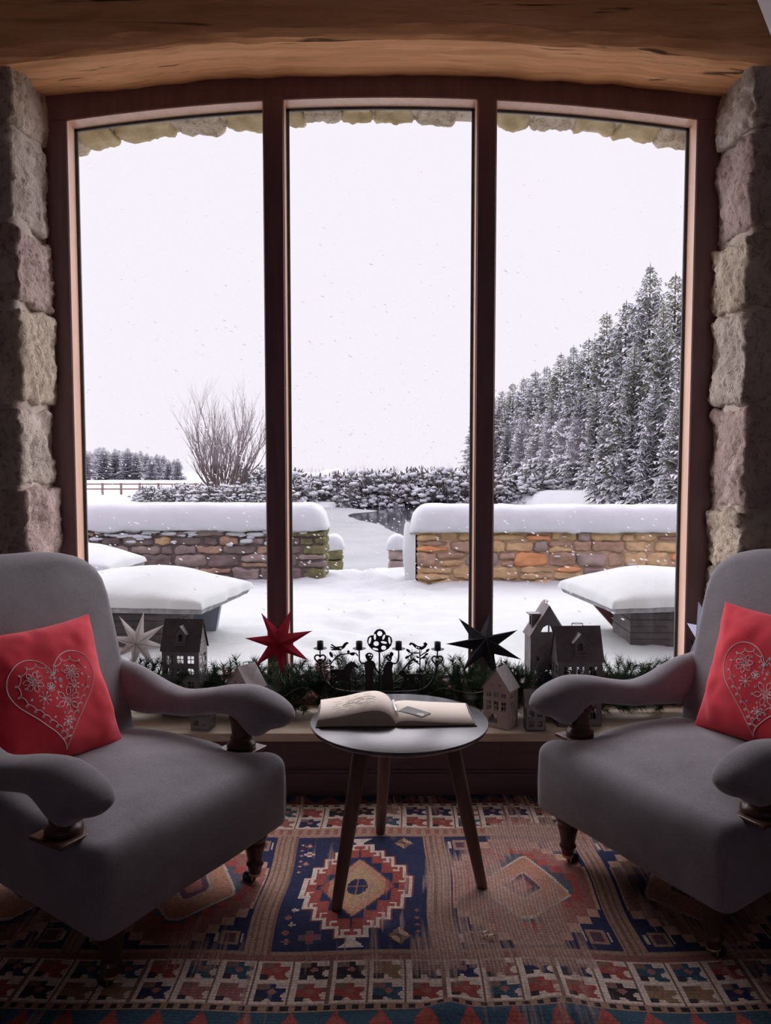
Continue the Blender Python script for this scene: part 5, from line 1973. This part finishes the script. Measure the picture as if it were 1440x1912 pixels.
wt = empty('willow_tree', (0, 0, 0), 'bare multi-stemmed willow tree behind the left garden wall', 'tree')
a, b = bare_bush(5, 19, .80, 3)
a.build('twigs', M['willow'], wt, True, fix=False); b.build('stems', M['willow'], wt, True, fix=False)
p = at(412, 905, 40.0)
place(wt, (p.x, 40.0, ground(p.x, 40) - .1), 1.0, (5.3, 5.3, 5.2))

# snowy shrubs along the pond and the field edge
def shrub_mesh(seed, n=1500):
    r = random.Random(seed)
    m = MB(); s = MB()
    for k in range(n):
        th, ph = r.uniform(0, 2 * PI), math.acos(r.uniform(-.1, 1))
        rr = r.uniform(.55, 1.0) * (1 + .22 * math.sin(3 * th + seed) + .15 * n3(th * 2, ph * 3, seed))
        p = Vector((rr * math.sin(ph) * math.cos(th), rr * math.sin(ph) * math.sin(th), .82 * rr * math.cos(ph)))
        d = (p.normalized() + Vector((r.uniform(-.7, .7), r.uniform(-.7, .7), r.uniform(-.4, .6)))).normalized()
        sd = d.orthogonal().normalized(); sd = (Matrix.Rotation(r.uniform(0, 6.28), 3, d) @ sd)
        L = r.uniform(.06, .14)
        m.add([p - sd * L * .35, p + sd * L * .35, p + d * L + sd * L * .12, p + d * L - sd * L * .12], [(0, 1, 2, 3)])
    for k in range(150):
        th, ph = r.uniform(0, 2 * PI), math.acos(r.uniform(.15, 1))
        rr = r.uniform(.78, 1.02) * (1 + .22 * math.sin(3 * th + seed))
        p = (rr * math.sin(ph) * math.cos(th), rr * math.sin(ph) * math.sin(th), .84 * rr * math.cos(ph))
        q = r.uniform(.035, .090)
        stone(s, p, (q * 1.4, q * 1.4, q * .6), k * 1.3 + seed, 4, 2.2, .03)
    st = MB()
    for k in range(16):
        a = r.uniform(0, 6.28); e = r.uniform(.2, .7)
        st.tube([(0, 0, 0), (e * .5 * math.cos(a), e * .5 * math.sin(a), .45), (e * math.cos(a), e * math.sin(a), r.uniform(.7, .95))], [.012, .006, .002], 3, 0, False)
    return m, s, st
M['shrub'] = snowy('dark_snowy_shrub', (.060, .060, .054, 1), (.13, .125, .115, 1), .22, 7)
sp_ = []
for sd in (1, 2, 3):
    root = empty('snowy_shrub', (0, 0, 0), 'x', 'shrub')
    a, b, c_ = shrub_mesh(sd)
    a.build('foliage', M['shrub'], root, True, fix=False); b.build('lying_snow', M['snow'], root, True); c_.build('stems', M['willow'], root, True, fix=False)
    sp_.append([root, False])
def shrub(px, base_py, top_py, Y, label, group, wide=1.0):
    k = rt.randrange(3)
    rec = sp_[k]
    if rec[1]: o = copy_tree(rec[0])
    else:
        o = rec[0]; rec[1] = True
    p = at(px, base_py, Y); q = at(px, top_py, Y)
    h = max(.3, (q.z - p.z)) / .95
    tag(o, label, 'shrub', group)
    place(o, (p.x, Y, p.z - .05), rt.uniform(0, 6.28), (h * wide, h * wide, h))
for i in range(26):
    px = 528 + i * 18.5 + rt.uniform(-6, 6)
    shrub(px, 950 + rt.uniform(-3, 3), 882 + rt.uniform(-6, 8) - (6 if 700 < px < 860 else 0), 41.5 + rt.uniform(-.6, 2.5), 'snow-laden bush in the low hedge along the far shore of the pond', 'bushes along the far shore of the pond', rt.uniform(.75, 1.0))
for i in range(9):
    px = 290 + i * 27 + rt.uniform(-6, 6)
    shrub(px, 938 + rt.uniform(-4, 4), 902 + rt.uniform(-5, 6), 30 + rt.uniform(-1, 4), 'snow-laden bush below the bare willow, behind the left wall', 'bushes below the bare willow', rt.uniform(.9, 1.2))
shrub(468, 912, 868, 44, 'taller dark evergreen bush beside the willow, by the left mullion', 'evergreen by the willow', .8)
# thin bare saplings showing over the hedge
M['rosy'] = mottled('rosy_bare_twigs', (.26, .19, .19, 1), (.36, .28, .28, 1), 8, .9)
bb = empty('bare_sapling', (0, 0, 0), 'x', 'sapling')
a, b = bare_bush(9, 9, .8, 2)
a.build('twigs', M['rosy'], bb, True, fix=False); b.build('stems', M['rosy'], bb, True, fix=False)
for i in range(16):
    o = bb if i == 0 else copy_tree(bb)
    px = 540 + i * 24 + rt.uniform(-8, 8)
    Y = 48 + rt.uniform(-2, 6)
    p, q = at(px, 925, Y), at(px, 868 + rt.uniform(-6, 8), Y)
    tag(o, 'thin rosy bare sapling rising above the snowy hedge beyond the pond', 'sapling', 'bare saplings above the far hedge')
    place(o, (p.x, Y, p.z), rt.uniform(0, 6), (q.z - p.z) * .95)

# post and rail fence in the far left field
M['fence'] = mottled('weathered_fence_timber', (.13, .085, .06, 1), (.20, .14, .105, 1), 6, .9)
FY = 60.0
p0, p1 = at(150, 921, FY), at(372, 921, FY)
fe = empty('field_fence', ((p0.x + p1.x) / 2, FY, p0.z), 'brown post and rail fence in the snowy field on the left', 'fence')
hp = .80
for z0 in (.28, .66):
    m = MB()
    m.box((p0.x, FY - .03, p0.z + z0), (p1.x, FY + .03, p0.z + z0 + .10))
    m.build('rail', M['fence'], fe)
k = 0
x = p0.x + .3
while x < p1.x:
    m = MB(); m.box((x - .08, FY - .09, p0.z - .3), (x + .08, FY + .0, p0.z + hp))
    m.build('post', M['fence'], fe)
    x += 1.45
# faint hills on the horizon
M['hill'] = mottled('far_snowy_hill', (.40, .39, .42, 1), (.44, .43, .46, 1), .02, .95)
m = MB()
rows = []
for i in range(61):
    x = -190 + 380 * i / 60
    top = -11.5 + 8.2 * math.exp(-((x + 23) / 9) ** 4) + 7.6 * math.exp(-((x - 10) / 30) ** 2) + 7 * math.exp(-((x + 120) / 60) ** 2) + 6.8 * math.exp(-((x - 90) / 60) ** 2) + .5 * n3(x * .1)
    rows.append([(x, 290, -8), (x, 300, top - 2), (x, 306, top - .3), (x, 312, top), (x, 325, top - 2), (x, 345, -8)])
m.grid(rows)
tag(m.build('hills', M['hill']), 'faint snowy hill on the horizon', 'hill', kind='structure')

# falling snow
m = MB()
r = random.Random(99)
def flake(X, Y, Z, s, k):
    d = Vector((.8, .1, -.55)) * s * k
    m.add([(X + s + d.x, Y, Z + d.z), (X - s - d.x, Y, Z - d.z), (X, Y + s, Z), (X, Y - s, Z), (X, Y, Z + s), (X, Y, Z - s)],
          [(0, 2, 4), (2, 1, 4), (1, 3, 4), (3, 0, 4), (2, 0, 5), (1, 2, 5), (3, 1, 5), (0, 3, 5)], 0)
for k in range(9000):
    Y = 9.0 + 40 * r.random() ** 1.2
    flake(r.uniform(-.50, .50) * (Y + 1), Y, r.uniform(-.5, min(13, .40 * Y + 2.2)), r.uniform(.0034, .0068) * (1 + Y / 22), .8)
for k in range(1500):
    Y = r.uniform(5.0, 8.3)
    flake(r.uniform(-.48, .48) * (Y + 1), Y, r.uniform(.1, .40 * Y + 1.2), r.uniform(.0038, .0075), 1.5)
t = NT('snowflake_ice')
d_ = t.n('ShaderNodeBsdfDiffuse'); d_.inputs[0].default_value = (.70, .69, .71, 1)
l_ = t.n('ShaderNodeBsdfTranslucent'); l_.inputs[0].default_value = (.70, .69, .71, 1)
x_ = t.n('ShaderNodeMixShader'); x_.inputs[0].default_value = .7
t.l(d_.outputs[0], x_.inputs[1]); t.l(l_.outputs[0], x_.inputs[2]); t.l(x_.outputs[0], t.out.inputs['Surface'])
M['flake'] = t.m
tag(m.build('falling_snow', M['flake'], fix=False), 'snowflakes drifting down outside the window', 'snow', kind='stuff')
# ================================================================ sky, lamps, camera
sc = bpy.context.scene
w = bpy.data.worlds.new('overcast')
sc.world = w
w.use_nodes = True
nt = w.node_tree
bg = nt.nodes['Background']
# overcast winter sky: pale and even near the horizon, and, added to light the room, a broad high veil in front of the window
def N(kind, **kw):
    n_ = nt.nodes.new(kind)
    for k_, v_ in kw.items(): setattr(n_, k_, v_)
    return n_
tc = N('ShaderNodeTexCoord'); sp = N('ShaderNodeSeparateXYZ')
nt.links.new(tc.outputs['Generated'], sp.inputs[0])
def mr(src, a, b, lo, hi):
    n_ = N('ShaderNodeMapRange', interpolation_type='SMOOTHSTEP')
    nt.links.new(src, n_.inputs['Value'])
    for k_, v_ in (('From Min', a), ('From Max', b), ('To Min', lo), ('To Max', hi)): n_.inputs[k_].default_value = v_
    return n_.outputs['Result']
def mu(a_, b_):
    n_ = N('ShaderNodeMath', operation='MULTIPLY'); nt.links.new(a_, n_.inputs[0]); nt.links.new(b_, n_.inputs[1]); return n_.outputs[0]
bright_band = mu(mu(mr(sp.outputs[1], -.08, .24, 0, 1), mr(sp.outputs[2], .44, .60, 0, 1)), mr(sp.outputs[2], .86, .97, 1, 0))
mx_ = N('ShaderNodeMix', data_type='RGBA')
nt.links.new(bright_band, mx_.inputs[0])
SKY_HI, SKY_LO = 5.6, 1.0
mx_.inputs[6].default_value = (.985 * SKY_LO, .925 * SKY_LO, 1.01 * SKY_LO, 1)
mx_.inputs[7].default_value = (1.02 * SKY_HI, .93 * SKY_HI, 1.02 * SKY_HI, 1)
# low sky out of view to both sides, brightened to add light indoors
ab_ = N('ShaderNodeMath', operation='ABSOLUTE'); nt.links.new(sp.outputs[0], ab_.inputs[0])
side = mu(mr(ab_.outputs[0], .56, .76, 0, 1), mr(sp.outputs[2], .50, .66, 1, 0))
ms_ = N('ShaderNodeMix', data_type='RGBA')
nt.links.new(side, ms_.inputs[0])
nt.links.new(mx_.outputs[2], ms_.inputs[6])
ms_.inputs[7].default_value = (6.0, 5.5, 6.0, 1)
# unseen sky behind the house, raised and tinted violet as added fill
mb_ = N('ShaderNodeMix', data_type='RGBA')
nt.links.new(mr(sp.outputs[1], -.45, .0, 1, 0), mb_.inputs[0])
nt.links.new(ms_.outputs[2], mb_.inputs[6])
mb_.inputs[7].default_value = (2.45, 2.02, 2.75, 1)
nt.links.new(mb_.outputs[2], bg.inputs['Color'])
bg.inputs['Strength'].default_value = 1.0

def area(name, loc, rot, sx, sy, power, col):
    l = bpy.data.lights.new(name, 'AREA')
    l.shape = 'RECTANGLE'; l.size = sx; l.size_y = sy
    l.energy = power; l.color = col
    o = bpy.data.objects.new(name, l)
    COL.objects.link(o)
    o.location = loc; o.rotation_euler = rot
    return o
cam = bpy.data.cameras.new('camera')
cam.sensor_fit = 'HORIZONTAL'
cam.sensor_width = 36.0
cam.lens = 36.0
cam.clip_end = 1000
co = bpy.data.objects.new('camera', cam)
COL.objects.link(co)
co.location = (0, 0, CAMH)
co.rotation_euler = (PI / 2 - PITCH, 0, 0)
sc.camera = co

sc.view_settings.view_transform = 'Standard'
sc.view_settings.look = 'None'
sc.view_settings.exposure = 0.0
sc.view_settings.gamma = 1.0
sc.view_settings.use_curve_mapping = False
cy = sc.cycles
cy.max_bounces = 8
cy.diffuse_bounces = 5
cy.glossy_bounces = 4
cy.transmission_bounces = 4
cy.transparent_max_bounces = 12
cy.caustics_reflective = False
cy.caustics_refractive = False
cy.use_denoising = True
cy.sample_clamp_indirect = 6.0
